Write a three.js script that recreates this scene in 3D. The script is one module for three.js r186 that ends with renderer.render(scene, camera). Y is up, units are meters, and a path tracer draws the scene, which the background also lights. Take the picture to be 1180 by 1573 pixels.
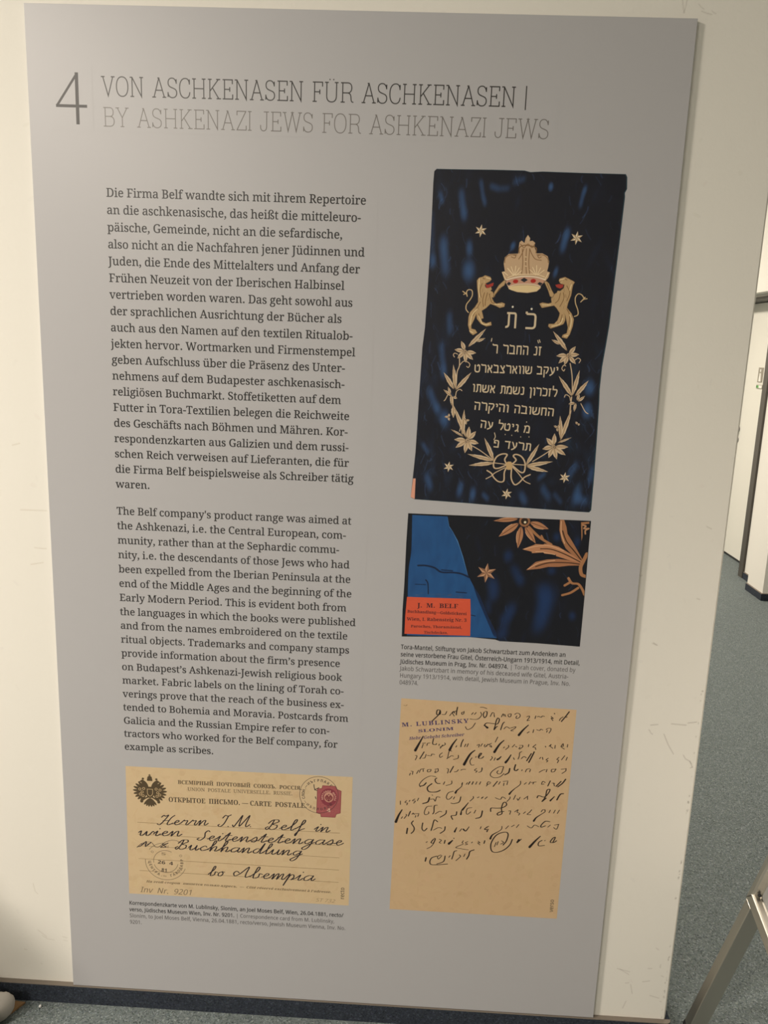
import * as THREE from 'three';
import { RoundedBoxGeometry } from 'three/addons/geometries/RoundedBoxGeometry.js';
import { MarchingCubes } from 'three/addons/objects/MarchingCubes.js';
import { mergeGeometries } from 'three/addons/utils/BufferGeometryUtils.js';
import { RectAreaLightUniformsLib } from 'three/addons/lights/RectAreaLightUniformsLib.js';

// ---------------------------------------------------------------- camera, light, exposure
RectAreaLightUniformsLib.init();
const scene = new THREE.Scene();
scene.background = new THREE.Color(0x000000);
const camera = new THREE.PerspectiveCamera(2 * Math.atan(786.5 / 1220) * 180 / Math.PI, 1180 / 1573, 0.05, 60);
camera.position.set(0.13264, 1.5236, 1.56646);
camera.rotation.set(-0.2038, 0.03263, 0.03655, 'YXZ');
const renderer = new THREE.WebGLRenderer({ antialias: true });
renderer.toneMapping = THREE.LinearToneMapping;
renderer.toneMappingExposure = 1.3;
renderer.shadowMap.enabled = true;
const CEILING = 3.2;
// ceiling lamps, three of them added fill: [x, z, width, depth, intensity, label]
const LAMPS = [
  [-2.55, 1.8, 0.5, 0.5, 172, 'square ceiling lamp to the left in front of the panel wall'],
  [-2.05, 3.7, 0.6, 0.6, 62, 'added unseen square fill lamp on the ceiling in the middle of the room'],  // added behind the camera for fill and sheen on the panel
  [-1.9, 5.6, 0.6, 0.6, 56, 'added unseen square fill lamp on the ceiling towards the back of the room'],  // second added rear lamp, spreads the panel sheen and lifts the ambient
  [1.6, -1.5, 0.6, 0.6, 22, 'added unseen square fill lamp over the start of the passage'],  // added out of view to brighten the floor right of the panel wall
  [-0.2, -4.7, 0.6, 0.6, 128, 'square ceiling lamp over the passage beside the door'],
];
const LAMP_COLOR = new THREE.Color().setRGB(1.0, 0.895, 0.77);

// ---------------------------------------------------------------- helpers
let seed = 7;
const rnd = () => { seed = (seed * 1664525 + 1013904223) >>> 0; return seed / 4294967296; };
const rr = (a, b) => a + (b - a) * rnd();
const taken = {};
function numbered(n) { const k = taken[n] || 0; taken[n] = k + 1; return k ? n + '_' + String(k).padStart(3, '0') : n; }
function mesh(name, geometry, material, parent) {
  const m = new THREE.Mesh(geometry, material);
  m.name = parent ? name : numbered(name); m.castShadow = m.receiveShadow = true;
  (parent || scene).add(m);
  return m;
}
function group(name, x = 0, y = 0, z = 0) { const g = new THREE.Group(); g.name = numbered(name); g.position.set(x, y, z); scene.add(g); return g; }
function tag(o, label, category, grp) { o.userData.label = label; o.userData.category = category; if (grp) o.userData.group = grp; return o; }
function structure(o, label) { o.userData.kind = 'structure'; if (label) o.userData.label = label; return o; }
// box from its extents, uv in metres on every face
function box(x0, x1, y0, y1, z0, z1) {
  const g = new THREE.BoxGeometry(x1 - x0, y1 - y0, z1 - z0).translate((x0 + x1) / 2, (y0 + y1) / 2, (z0 + z1) / 2);
  const p = g.attributes.position, n = g.attributes.normal, uv = g.attributes.uv;
  for (let i = 0; i < p.count; i++) {
    const ax = Math.abs(n.getX(i)), ay = Math.abs(n.getY(i));
    if (ax > 0.5) uv.setXY(i, p.getZ(i), p.getY(i)); else if (ay > 0.5) uv.setXY(i, p.getX(i), p.getZ(i)); else uv.setXY(i, p.getX(i), p.getY(i));
  }
  return g;
}
function canvas(w, h) { const c = document.createElement('canvas'); c.width = w; c.height = h; return c; }
function texture(c, repeat, data) {
  const t = new THREE.CanvasTexture(c);
  if (!data) t.colorSpace = THREE.SRGBColorSpace;
  if (repeat) { t.wrapS = t.wrapT = THREE.RepeatWrapping; t.repeat.set(repeat, repeat); }
  t.magFilter = THREE.LinearFilter; t.anisotropy = 8;
  return t;
}
const std = (o) => new THREE.MeshStandardMaterial(o);
const rgb = (r, g, b) => new THREE.Color().setRGB(r, g, b);

// ---------------------------------------------------------------- surface materials
function carpetMap(base, spread, n, len) {     // loop-pile carpet: short strands of mixed tones, one metre square
  const S = 1024, c = canvas(S, S), x = c.getContext('2d');
  x.fillStyle = `rgb(${base.join(',')})`; x.fillRect(0, 0, S, S);
  x.lineCap = 'round';
  for (let i = 0; i < n; i++) {
    const px = rnd() * S, py = rnd() * S, a = rnd() * 6.283, l = len * rr(0.5, 1.3), k = rr(-1, 1);
    const v = Math.sign(k) * Math.pow(Math.abs(k), 1.5) * spread;
    x.strokeStyle = `rgba(${base.map((b, j) => Math.round(Math.max(0, b + v + (j === 2 ? rr(-6, 8) : rr(-3, 3))))).join(',')},0.8)`;
    x.lineWidth = rr(0.8, 1.9);
    for (const ox of [0, -S, S]) for (const oy of [0, -S, S]) {
      if (px + ox < -20 || px + ox > S + 20 || py + oy < -20 || py + oy > S + 20) continue;
      x.beginPath(); x.moveTo(px + ox, py + oy); x.lineTo(px + ox + Math.cos(a) * l, py + oy + Math.sin(a) * l); x.stroke();
    }
  }
  return c;
}
const carpetCanvas = carpetMap([106, 115, 115], 66, 120000, 4);
const carpet = std({ map: texture(carpetCanvas, 1), bumpMap: texture(carpetCanvas, 1, true), bumpScale: 0.004, roughness: 1 });
const skirtCanvas = carpetMap([40, 47, 58], 38, 110000, 3.6);
const skirtCarpet = std({ map: texture(skirtCanvas, 1), bumpMap: texture(skirtCanvas, 1, true), bumpScale: 0.003, roughness: 1 });
const skirtCap = std({ color: rgb(0.20, 0.17, 0.14), roughness: 0.8 });

function plasterBump() {
  const S = 1024, c = canvas(S, S), x = c.getContext('2d');
  x.fillStyle = '#808080'; x.fillRect(0, 0, S, S);
  for (let i = 0; i < 26000; i++) {
    const px = rnd() * S, py = rnd() * S, r = rr(1.5, 6), g = Math.round(rr(96, 160));
    x.fillStyle = `rgba(${g},${g},${g},0.25)`;
    for (const ox of [0, -S, S]) for (const oy of [0, -S, S]) {
      if (px + ox < -10 || px + ox > S + 10 || py + oy < -10 || py + oy > S + 10) continue;
      x.beginPath(); x.ellipse(px + ox, py + oy, r * rr(1, 1.8), r * 0.7, rnd() * 3, 0, 6.3); x.fill();
    }
  }
  return texture(c, 1.6, true);
}
const PLASTER = plasterBump();
const WALL_RGB = '#e9e6de';
const wallPaint = std({ color: WALL_RGB, bumpMap: PLASTER, bumpScale: 0.0012, roughness: 0.85 });
const ceilingPaint = std({ color: '#e6e4df', roughness: 0.95 });

// front of the panel wall: paint with the scuffs and pencil marks the photograph shows (millimetres from its upper left corner)
const WALL = { x0: -1.6, x1: 0.766, h: 3.2 };
const SCUFFS = [
  [[
  [1, 2337.5, 2496.9, 2342.9, 2505.5, 2351.5, 2509.9, 2356.6, 2516.5],
  [1, 2352.7, 2509.8, 2359.3, 2523.3],
  [1, 2355.1, 2525.6, 2360, 2523.9],
  [1, 2292, 2451.4, 2303.2, 2474.8, 2316.8, 2496],
  [1, 2305, 2427.6, 2320.5, 2428.1, 2336.1, 2428.5],
  [1, 2338.7, 2423.7, 2356.9, 2420.6],
  [1, 2259.9, 2443, 2262.9, 2447.6],
  [1, 2263.7, 2449.6, 2268.5, 2453.4],
  [1, 2249.3, 2250.5, 2257.7, 2255.3],
  [1, 2262, 2432.7, 2277.3, 2430.5]], 'rgba(70,60,52,0.42)', 1.0],
  [[
  [1, 2316.9, 3022.1, 2325.8, 3021.5],
  [1, 2344, 3009.7, 2344.1, 3018.3],
  [1, 2348.3, 3038.9, 2353.8, 3041.4],
  [1, 2282.7, 3066.6, 2286.1, 3080.8, 2288.3, 3090.2],
  [1, 2270.2, 3063.7, 2278.2, 3062.1],
  [1, 2248.3, 3027, 2264.9, 3030.6, 2277.4, 3033.5],
  [1, 2254.5, 3028, 2276.1, 3040.7],
  [1, 2270.4, 3130.3, 2273.6, 3120.4, 2276.7, 3110.4],
  [1, 2308.3, 3057.5, 2324.2, 3054],
  [1, 2328.2, 3092.2, 2349.2, 3097.9],
  [1, 2352.5, 3105.8, 2355.9, 3107],
  [1, 2202.4, 3015.1, 2209.9, 3016.9],
  [1, 2329.5, 2968.3, 2336, 2972.6]], 'rgba(84,70,62,0.3)', 1.0],
  [[
  [1, 2176.6, 1060, 2179.2, 1071.5, 2181.5, 1080.4],
  [1, 2184.6, 1059.9, 2183.1, 1071.4, 2181.5, 1080.4],
  [1, 2205.4, 1065.7, 2210.6, 1070.9, 2215.6, 1073.9],
  [1, 2211.4, 1077.2, 2220.9, 1080.1, 2230.3, 1082],
  [1, 2229.7, 1076.3, 2233.5, 1079.3, 2237, 1080.3]], 'rgba(90,78,66,0.28)', 1.0],
  [[
  [1, 936.5, 2028.5, 955.9, 2028.4, 992.1, 2028.1],
  [1, 962, 2107.4, 977.6, 2108.6, 986.8, 2108.2],
  [1, 927.6, 1895.8, 943.1, 1891.4],
  [1, 952.2, 2143.9, 978.7, 2138.6]], 'rgba(150,132,104,0.22)', 1.8],
  [[
  [1, 2203.2, 2104.9, 2208.7, 2109.9, 2212.4, 2107.6],
  [1, 2328.5, 2001.5, 2338.8, 2006.1],
  [1, 2326.2, 2151.4, 2332.8, 2153.2],
  [1, 2246.7, 2251.3, 2255.7, 2255.2]], 'rgba(96,82,70,0.3)', 1.1],
  [[
  [1, 916, 2897.7, 919.6, 2917.9, 925.1, 2923.3],
  [1, 929.9, 3032.6, 942.7, 3040.7, 958.6, 3042.6],
  [1, 920.1, 3018.3, 940.4, 3034.9],
  [1, 885.3, 3071.8, 891.9, 3072.9],
  [1, 922.8, 3107.1, 925.4, 3108.5],
  [1, 977.6, 3032.3, 988.1, 3034.6],
  [1, 979.8, 3041.1, 989, 3042.9]], 'rgba(128,112,92,0.15)', 1.8],
];
const wallFront = (() => {
  const W = (WALL.x1 - WALL.x0) * 1000, H = WALL.h * 1000, k = 2048 / H;
  const c = canvas(Math.round(W * k), 2048), x = c.getContext('2d');
  x.fillStyle = WALL_RGB; x.fillRect(0, 0, c.width, c.height); x.scale(c.width / W, k); x.lineCap = 'round'; x.lineJoin = 'round';
  for (let i = 0; i < 900; i++) { const g = rnd() < 0.5 ? '120,104,80' : '255,252,244'; x.fillStyle = `rgba(${g},${rr(0.01, 0.03)})`; x.beginPath(); x.ellipse(rnd() * W, rnd() * H, rr(2, 9), rr(1, 5), rnd() * 3, 0, 6.3); x.fill(); }
  for (const [list, color, w] of SCUFFS) for (const s of list) {
    x.strokeStyle = color; x.lineWidth = w; x.beginPath(); x.moveTo(s[1], s[2]);
    for (let i = 3; i < s.length; i += 2) x.lineTo(s[i], s[i + 1]);
    x.stroke();
  }
  for (let i = 0; i < 34; i++) { x.fillStyle = `rgba(84,74,64,${rr(0.12, 0.4)})`; x.beginPath(); x.ellipse(W - 4 - rr(0, 3), H - 50 - 900 * Math.pow(rnd(), 2), rr(0.5, 1.6), rr(1, 4), rr(-0.4, 0.4), 0, 6.3); x.fill(); }
  return std({ map: texture(c), bumpMap: PLASTER, bumpScale: 0.0012, roughness: 0.85 });
})();
// bump repeat is per metre while the marks use 0..1, so the front face is a sheet of its own with plaster uv scaled to match
wallFront.bumpMap = (() => { const t = PLASTER.clone(); t.repeat.set(1.6 * 2.366, 1.6 * 3.2); return t; })();

// ---------------------------------------------------------------- the room
structure(mesh('floor', box(-6.8, 4.1, -0.1, 0, -6.7, 9.7), carpet), 'grey-blue flecked loop-pile carpet floor');
structure(mesh('ceiling', box(-6.8, 4.1, CEILING, CEILING + 0.15, -6.7, 9.7), ceilingPaint));
structure(mesh('wall_left', box(-6.8, -6.6, 0, CEILING, -6.7, 9.7), wallPaint));
structure(mesh('wall_back', box(-6.6, 4.1, 0, CEILING, 9.5, 9.7), wallPaint));
structure(mesh('wall_far', box(-6.6, 4.1, 0, CEILING, -6.7, -6.5), wallPaint));
structure(mesh('wall_outer', box(3.9, 4.1, 0, CEILING, -3.485, 9.5), wallPaint));
{ // the wall that carries the panel: a free-standing slab with a chamfered corner, its front a painted sheet
  const g = group('wall_front'); structure(g, 'cream painted wall with scuffs behind the grey text panel');
  const s = new THREE.Shape(), r = 0.004, d = 0.3;
  s.moveTo(WALL.x0, 0.0001); s.lineTo(WALL.x1 - r, 0.0001); s.lineTo(WALL.x1, r); s.lineTo(WALL.x1, d); s.lineTo(WALL.x0, d); s.closePath();
  const core = new THREE.ExtrudeGeometry(s, { depth: CEILING, bevelEnabled: false }).rotateX(-Math.PI / 2);
  mesh('wall_core', core, wallPaint, g);
  const sheet = new THREE.PlaneGeometry(WALL.x1 - r - WALL.x0, CEILING).translate((WALL.x0 + WALL.x1 - r) / 2, CEILING / 2, 0);
  mesh('painted_face', sheet, wallFront, g);
}
// skirting: carpet strip with a brown cap, 49 mm high, standing 11.5 mm proud of each wall
const SK = 0.0475, SP = 0.0115;
function skirting(name, runs, label) {           // runs: [x0, x1, z0, z1] footprints
  const g = group(name); structure(g, label);
  mesh('carpet_strip', mergeGeometries(runs.map(([a, b, c, d]) => box(a, b, 0, SK - 0.002, c, d))), skirtCarpet, g);
  mesh('cap', mergeGeometries(runs.map(([a, b, c, d]) => box(a, b, SK - 0.002, SK, c, d))), skirtCap, g);
  return g;
}
{
  const g = skirting('baseboard_front', [[WALL.x0, WALL.x1 - 0.001, 0, SP]], 'navy carpet skirting with brown cap below the text panel');
  // rounded outer corner, then along the side
  const s = new THREE.Shape(); s.moveTo(WALL.x1 - 0.001, 0); s.lineTo(WALL.x1 - 0.001, -SP); s.absarc(WALL.x1 - 0.001, 0, SP, -Math.PI / 2, 0, false); s.lineTo(WALL.x1 - 0.001, 0);
  const corner = (h0, h1) => new THREE.ExtrudeGeometry(s, { depth: h1 - h0, bevelEnabled: false, curveSegments: 8 }).rotateX(-Math.PI / 2).translate(0, h0, 0);
  mesh('corner_strip', corner(0, SK - 0.002), skirtCarpet, g);
  mesh('corner_cap', corner(SK - 0.002, SK), skirtCap, g);
  mesh('side_strip', box(WALL.x1, WALL.x1 + SP - 0.001, 0, SK - 0.002, -0.3, 0), skirtCarpet, g);
}
// right side of the passage: pier, bulkhead over the niche, niche wall and door (faces look along -x)
const PX = 2.45, NX = 2.545, PZ0 = -3.485, PZ1 = -3.725, LINTEL = 1.985;
structure(mesh('wall_right', box(PX, 3.9, 0, CEILING, PZ1, PZ0), wallPaint), 'cream pier at the end of the door niche');
structure(mesh('wall_bulkhead', box(PX, 3.9, LINTEL, CEILING, -6.5, PZ1), wallPaint), 'cream wall above the door niche');
{
  const g = group('wall_niche'); structure(g, 'cream niche wall beside the door frame');
  mesh('wall_core', mergeGeometries([box(NX, NX + 0.25, 0, LINTEL, -4.01, PZ1), box(NX, NX + 0.25, 0, LINTEL, -6.5, -4.965), box(NX, NX + 0.25, 1.968, LINTEL, -4.965, -4.01)]), wallPaint, g);
}
skirting('baseboard_right', [[PX - SP, PX, PZ1 - SP + 0.012, PZ0], [PX - SP, 3.9, PZ0, PZ0 + SP]], 'dark carpet skirting round the pier');
skirting('baseboard_niche', [[NX - SP, NX, -4.008, PZ1]], 'short dark carpet skirting between door frame and pier');

const steel = std({ color: rgb(0.075, 0.068, 0.058), roughness: 0.5, metalness: 0.1 });
const doorPaint = std({ color: '#e4e2d8', roughness: 0.55 });
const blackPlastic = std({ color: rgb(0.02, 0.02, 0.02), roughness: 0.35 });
{
  const g = group('door_1', 2.6, 0, -4.55); structure(g, 'cream flush door in a dark steel frame');
  const at = (geo) => geo.translate(-2.6, 0, 4.55);
  mesh('door_leaf', at(new RoundedBoxGeometry(0.04, 1.932, 0.81, 2, 0.003).translate(2.70, 0.984, -4.488)), doorPaint, g);
  mesh('bottom_shadow_strip', at(box(2.684, 2.716, 0.0005, 0.02, -4.89, -4.086)), blackPlastic, g);  // black strip put in for the shadow line under the door leaf
  // frame: rebated steel profile, face 65 mm wide and proud of the niche wall
  const jamb = (z0, z1) => mergeGeometries([box(NX - 0.015, NX + 0.005, 0, 1.968, z0, z1), box(NX + 0.005, 2.72, 0, 1.968, z0 + (z0 > -4.5 ? 0.025 : 0), z1 - (z0 > -4.5 ? 0 : 0.025))]);
  mesh('jamb', at(jamb(-4.08, -4.012)), steel, g);
  mesh('jamb', at(jamb(-4.963, -4.895)), steel, g);
  mesh('frame_head', at(mergeGeometries([box(NX - 0.015, NX + 0.005, 1.95, 1.9682, -4.895, -4.08), box(NX + 0.005, 2.72, 1.953, 1.9682, -4.92, -4.06)])), steel, g);
  const turned = (profile, y) => new THREE.LatheGeometry(profile.map(([r, h]) => new THREE.Vector2(r, h)), 24).rotateZ(Math.PI / 2).translate(2.68, y, -4.765);
  const k = mesh('door_knob', at(turned([[0.0001, 0.058], [0.012, 0.057], [0.022, 0.05], [0.024, 0.042], [0.018, 0.034], [0.010, 0.028], [0.010, 0.006]], 1.0)), blackPlastic, g);
  k.userData.label = 'black door knob';
  mesh('knob_rose', at(turned([[0.0001, 0.008], [0.024, 0.008], [0.027, 0.004], [0.027, 0]], 1.0)), blackPlastic, g);
  const l = mesh('lock_rose', at(turned([[0.0001, 0.012], [0.010, 0.012], [0.012, 0.008], [0.024, 0.008], [0.027, 0.004], [0.027, 0]], 0.915)), blackPlastic, g);
  mesh('key_slot', at(box(2.6655, 2.6685, 0.905, 0.925, -4.768, -4.762)), std({ color: rgb(0.5, 0.47, 0.42), metalness: 0.9, roughness: 0.35 }), l);
}
{ // pictogram plate and sliding occupancy plate on the door
  const grey = std({ color: rgb(0.36, 0.33, 0.27), roughness: 0.4, metalness: 0.3 }), white = std({ color: rgb(0.85, 0.84, 0.78), roughness: 0.5 });
  const g = group('door_sign', 2.68, 1.373, -4.487);
  mesh('plate', box(-0.004, 0, 0, 0.107, -0.039, 0.039), grey, g);
  const figure = new THREE.Shape(); figure.moveTo(-0.019, 0.006); figure.lineTo(0.019, 0.006); figure.lineTo(0.010, 0.066); figure.lineTo(-0.010, 0.066); figure.closePath();
  mesh('figure', mergeGeometries([new THREE.ExtrudeGeometry(figure, { depth: 0.0015, bevelEnabled: false }), new THREE.CylinderGeometry(0.0105, 0.0105, 0.0015, 20).rotateX(Math.PI / 2).translate(0, 0.085, 0.00075).toNonIndexed()]).rotateY(-Math.PI / 2).translate(-0.004, 0, 0), white, g);
  tag(g, 'small grey plate with a white standing figure on the cream door', 'sign');
  const o = group('occupancy_plate', 2.68, 1.326, -4.48);
  mesh('plate', box(-0.004, 0, 0, 0.029, -0.051, 0.051), grey, o);
  mesh('window', box(-0.0052, -0.004, 0.005, 0.025, -0.047, 0.047), white, o);
  mesh('green_marker', box(-0.0062, -0.0052, 0.006, 0.024, -0.047, -0.022), std({ color: rgb(0.06, 0.22, 0.05), roughness: 0.5 }), o);
  mesh('light_marker', box(-0.0062, -0.0052, 0.006, 0.024, -0.022, -0.006), std({ color: rgb(0.25, 0.6, 0.2), roughness: 0.5 }), o);
  tag(o, 'narrow plate with a green marker below the figure sign on the door', 'sign');
}
// ceiling lamps: housing, glowing diffuser and an area light of the same size
for (const [x, z, w, d, power, label] of LAMPS) {
  const g = group('ceiling_lamp', x, CEILING - 0.035, z);
  mesh('housing', box(-w / 2 - 0.02, w / 2 + 0.02, 0.005, 0.034, -d / 2 - 0.02, d / 2 + 0.02), std({ color: 0xdddddd, roughness: 0.6 }), g);
  const glow = std({ color: 0xffffff, emissive: LAMP_COLOR, emissiveIntensity: 2.5, roughness: 0.8 });
  mesh('diffuser', box(-w / 2, w / 2, 0, 0.005, -d / 2, d / 2), glow, g);
  const l = new THREE.RectAreaLight(LAMP_COLOR, power, w, d);
  l.name = 'lamp_light'; l.position.set(0, -0.004, 0); l.rotation.x = -Math.PI / 2; l.castShadow = true; g.add(l);
  tag(g, label, 'lamp', 'ceiling lamps');
}

// ---------------------------------------------------------------- print on the exhibition panel
// everything printed is drawn in millimetres from the panel's upper left corner (panel 1200 x 2058.6 mm)
const PAPER = '#b6b5b8', INK = '#1b1818', GREY_INK = '#4f4b4b';
const PANEL_W = 1200, PANEL_H = 2058.6;
function sheet(x0, y0, x1, y1, density, fill, draw) {
  const c = canvas(Math.round((x1 - x0) * density), Math.round((y1 - y0) * density)), x = c.getContext('2d');
  x.fillStyle = fill; x.fillRect(0, 0, c.width, c.height);
  x.setTransform(c.width / (x1 - x0), 0, 0, c.height / (y1 - y0), -x0 * c.width / (x1 - x0), -y0 * c.height / (y1 - y0));
  x.lineCap = 'round'; x.lineJoin = 'round';
  draw(x);
  return { c, x0, y0, x1, y1 };
}
// one line of set type fitted between two points of its baseline
function typeLine(x, text, [ax, ay], [bx, by], size, font = 'serif', style = '', color = INK, weight = 0) {
  x.save(); x.fillStyle = color; x.font = `${style} ${size}px ${font}`; x.textBaseline = 'alphabetic';
  const w = x.measureText(text).width;
  x.translate(ax, ay); x.rotate(Math.atan2(by - ay, bx - ax)); x.scale(Math.hypot(bx - ax, by - ay) / w, 1);
  x.fillText(text, 0, 0); if (weight) { x.strokeStyle = color; x.lineWidth = weight; x.strokeText(text, 0, 0); } x.restore();
}
// thin slab-serif capitals drawn with a pen; 100 units high
const SLAB = {
  V: [74, 'M0 0H20M54 0H74M10 0L37 100L64 0'], O: [70, 'M35 -1C12 -1 4 25 4 50C4 75 12 101 35 101C58 101 66 75 66 50C66 25 58 -1 35 -1Z'],
  N: [78, 'M2 0H14L64 100V0M54 0H74M14 0V100M4 100H24'], A: [76, 'M30 0H37L10 100M37 0L66 100M0 100H20M56 100H76M20 64H55'],
  S: [58, 'M50 28V4M50 26C48 10 40 -1 27 -1C14 -1 6 8 6 23C6 60 52 40 52 76C52 92 42 101 29 101C14 101 7 90 5 74M5 72V98'],
  C: [64, 'M58 30V4M58 30C57 10 50 -1 36 -1C14 -1 5 22 5 50C5 78 14 101 36 101C50 101 58 90 60 70'],
  H: [80, 'M4 0H24M14 0V100M4 100H24M56 0H76M66 0V100M56 100H76M14 50H66'], K: [74, 'M4 0H24M14 0V100M4 100H24M48 0H70M60 0L14 62M28 44L62 100M50 100H74'],
  E: [62, 'M4 0H56V22M14 0V100M4 100H58V76M14 50H42M42 38V62'], F: [60, 'M4 0H56V22M14 0V100M4 100H26M14 50H42M42 38V62'],
  'Ü': [80, 'M4 0H24M56 0H76M14 0V68C14 92 24 101 40 101C56 101 66 92 66 68V0M30 -18V-12M50 -18V-12'],
  R: [72, 'M4 0H40C56 0 62 12 62 26C62 42 54 52 40 52H14M14 0V100M4 100H26M40 52C56 52 58 66 59 80C60 94 62 100 72 100'],
  B: [66, 'M4 0H38C52 0 58 10 58 24C58 38 52 47 38 47H14M38 47C56 47 62 58 62 73C62 90 54 100 38 100H4M14 0V100'],
  Y: [72, 'M0 0H20M52 0H72M10 0L36 52L62 0M36 52V100M26 100H46'], Z: [58, 'M6 22V0H54L6 100H56V76'], I: [24, 'M2 0H22M12 0V100M2 100H22'],
  J: [50, 'M20 0H48M36 0V74C36 92 30 101 19 101C8 101 3 92 3 78V70'], W: [104, 'M0 0H20M84 0H104M10 0L30 100L52 0L74 100L94 0M44 0H60'],
  '|': [16, 'M8 -8V116'], ' ': [34, ''],
};
// square Hebrew letters, pen strokes, 100 units high
const SQUARE = {
  'ר': [72, 'M8 8H52Q64 8 64 24V100M8 -6V10'], 'ד': [74, 'M4 8H72M58 8V100'], 'ה': [74, 'M6 8H52Q64 8 64 24V100M14 42V100M6 -4V8'], 'ח': [74, 'M4 8H68M14 8V100M62 8V100'],
  'ת': [74, 'M8 8H54Q64 8 64 24V100M22 8V78Q20 94 2 94'], 'ב': [76, 'M8 8H46Q60 8 60 24V92M2 92H74M8 -6V8'], 'כ': [68, 'M8 8H44Q60 8 60 30V70Q60 92 42 92H6M8 -6V8'],
  'נ': [50, 'M14 8H30Q40 8 40 20V92M4 92H42'], 'ן': [36, 'M4 8H16Q26 8 26 24V134'], 'ו': [36, 'M4 8H16Q26 8 26 24V100'], 'י': [34, 'M4 8H16Q26 8 24 24L20 44'],
  'ז': [44, 'M2 8H38M20 8V100'], 'ג': [50, 'M8 8H24Q36 8 36 24V70L46 100M36 70L6 96'], 'ל': [66, 'M8 -36V12H48Q60 12 60 30Q58 62 34 98'],
  'מ': [74, 'M2 8L16 30L6 100M12 26Q22 8 40 8Q62 8 64 34V92H32'], 'ט': [76, 'M6 4V66Q8 92 34 92H44Q66 92 66 62V30Q64 8 46 8L34 24'],
  'ע': [74, 'M6 8Q18 10 24 34L42 82M62 8V40Q60 84 4 108'], 'ק': [74, 'M4 8H54Q66 8 66 28Q64 56 38 86M14 38V134'],
  'ש': [92, 'M8 4V56Q8 92 32 92H56Q84 92 84 56V4M46 4V40Q44 62 12 72'], 'א': [74, 'M8 4L66 100M60 4V24Q58 42 40 52M14 100V72Q14 54 28 42'],
  'צ': [72, 'M8 4L64 92M2 92H66M58 4Q60 34 36 46'], 'פ': [68, 'M10 8H44Q60 8 60 30V92H6M12 8V40H34'], ' ': [44, ''],
};
function penLine(x, font, text, [ax, ay], [bx, by], height, lineWidth, color, gap = 8) {
  const chars = [...text], total = chars.reduce((s, ch) => s + font[ch][0] + gap, -gap);
  x.save(); x.translate(ax, ay); x.rotate(Math.atan2(by - ay, bx - ax));
  const kx = Math.hypot(bx - ax, by - ay) / total, ky = height / 100;
  x.strokeStyle = color; x.lineCap = 'butt'; x.lineJoin = 'miter';
  let at = 0;
  for (const ch of chars) {
    x.save(); x.translate(at * kx, -height); x.scale(kx, ky); x.lineWidth = lineWidth / ((kx + ky) / 2);
    if (font[ch][1]) x.stroke(new Path2D(font[ch][1]));
    x.restore(); at += font[ch][0] + gap;
  }
  x.restore();
}
// smooth pen stroke whose weight follows its direction, like a dip pen
function inkStroke(x, pts, w, color, contrast = 1, taper = false) {
  const n = pts.length; if (n < 2) { x.fillStyle = color; x.beginPath(); x.arc(pts[0][0], pts[0][1], w, 0, 6.3); x.fill(); return; }
  const P = (i) => pts[Math.max(0, Math.min(n - 1, i))];
  x.strokeStyle = color; let last = pts[0];
  for (let i = 0; i < n - 1; i++) for (let k = 1; k <= 7; k++) {
    const t = k / 7, a = P(i - 1), b = P(i), c = P(i + 1), d = P(i + 2);
    const q = [0, 1].map((j) => 0.5 * (2 * b[j] + (c[j] - a[j]) * t + (2 * a[j] - 5 * b[j] + 4 * c[j] - d[j]) * t * t + (3 * b[j] - a[j] - 3 * c[j] + d[j]) * t * t * t));
    const dx = q[0] - last[0], dy = q[1] - last[1], l = Math.hypot(dx, dy) || 1;
    x.lineWidth = w * (1 - 0.55 * contrast + 0.75 * contrast * Math.abs(dy) / l) * (taper ? 0.4 + 0.75 * (i + t) / (n - 1) : 1); x.beginPath(); x.moveTo(...last); x.lineTo(...q); x.stroke(); last = q;
  }
}
const pairs = (s) => { const o = []; for (let i = 1; i < s.length; i += 2) o.push([s[i], s[i + 1]]); return o; };
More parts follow.
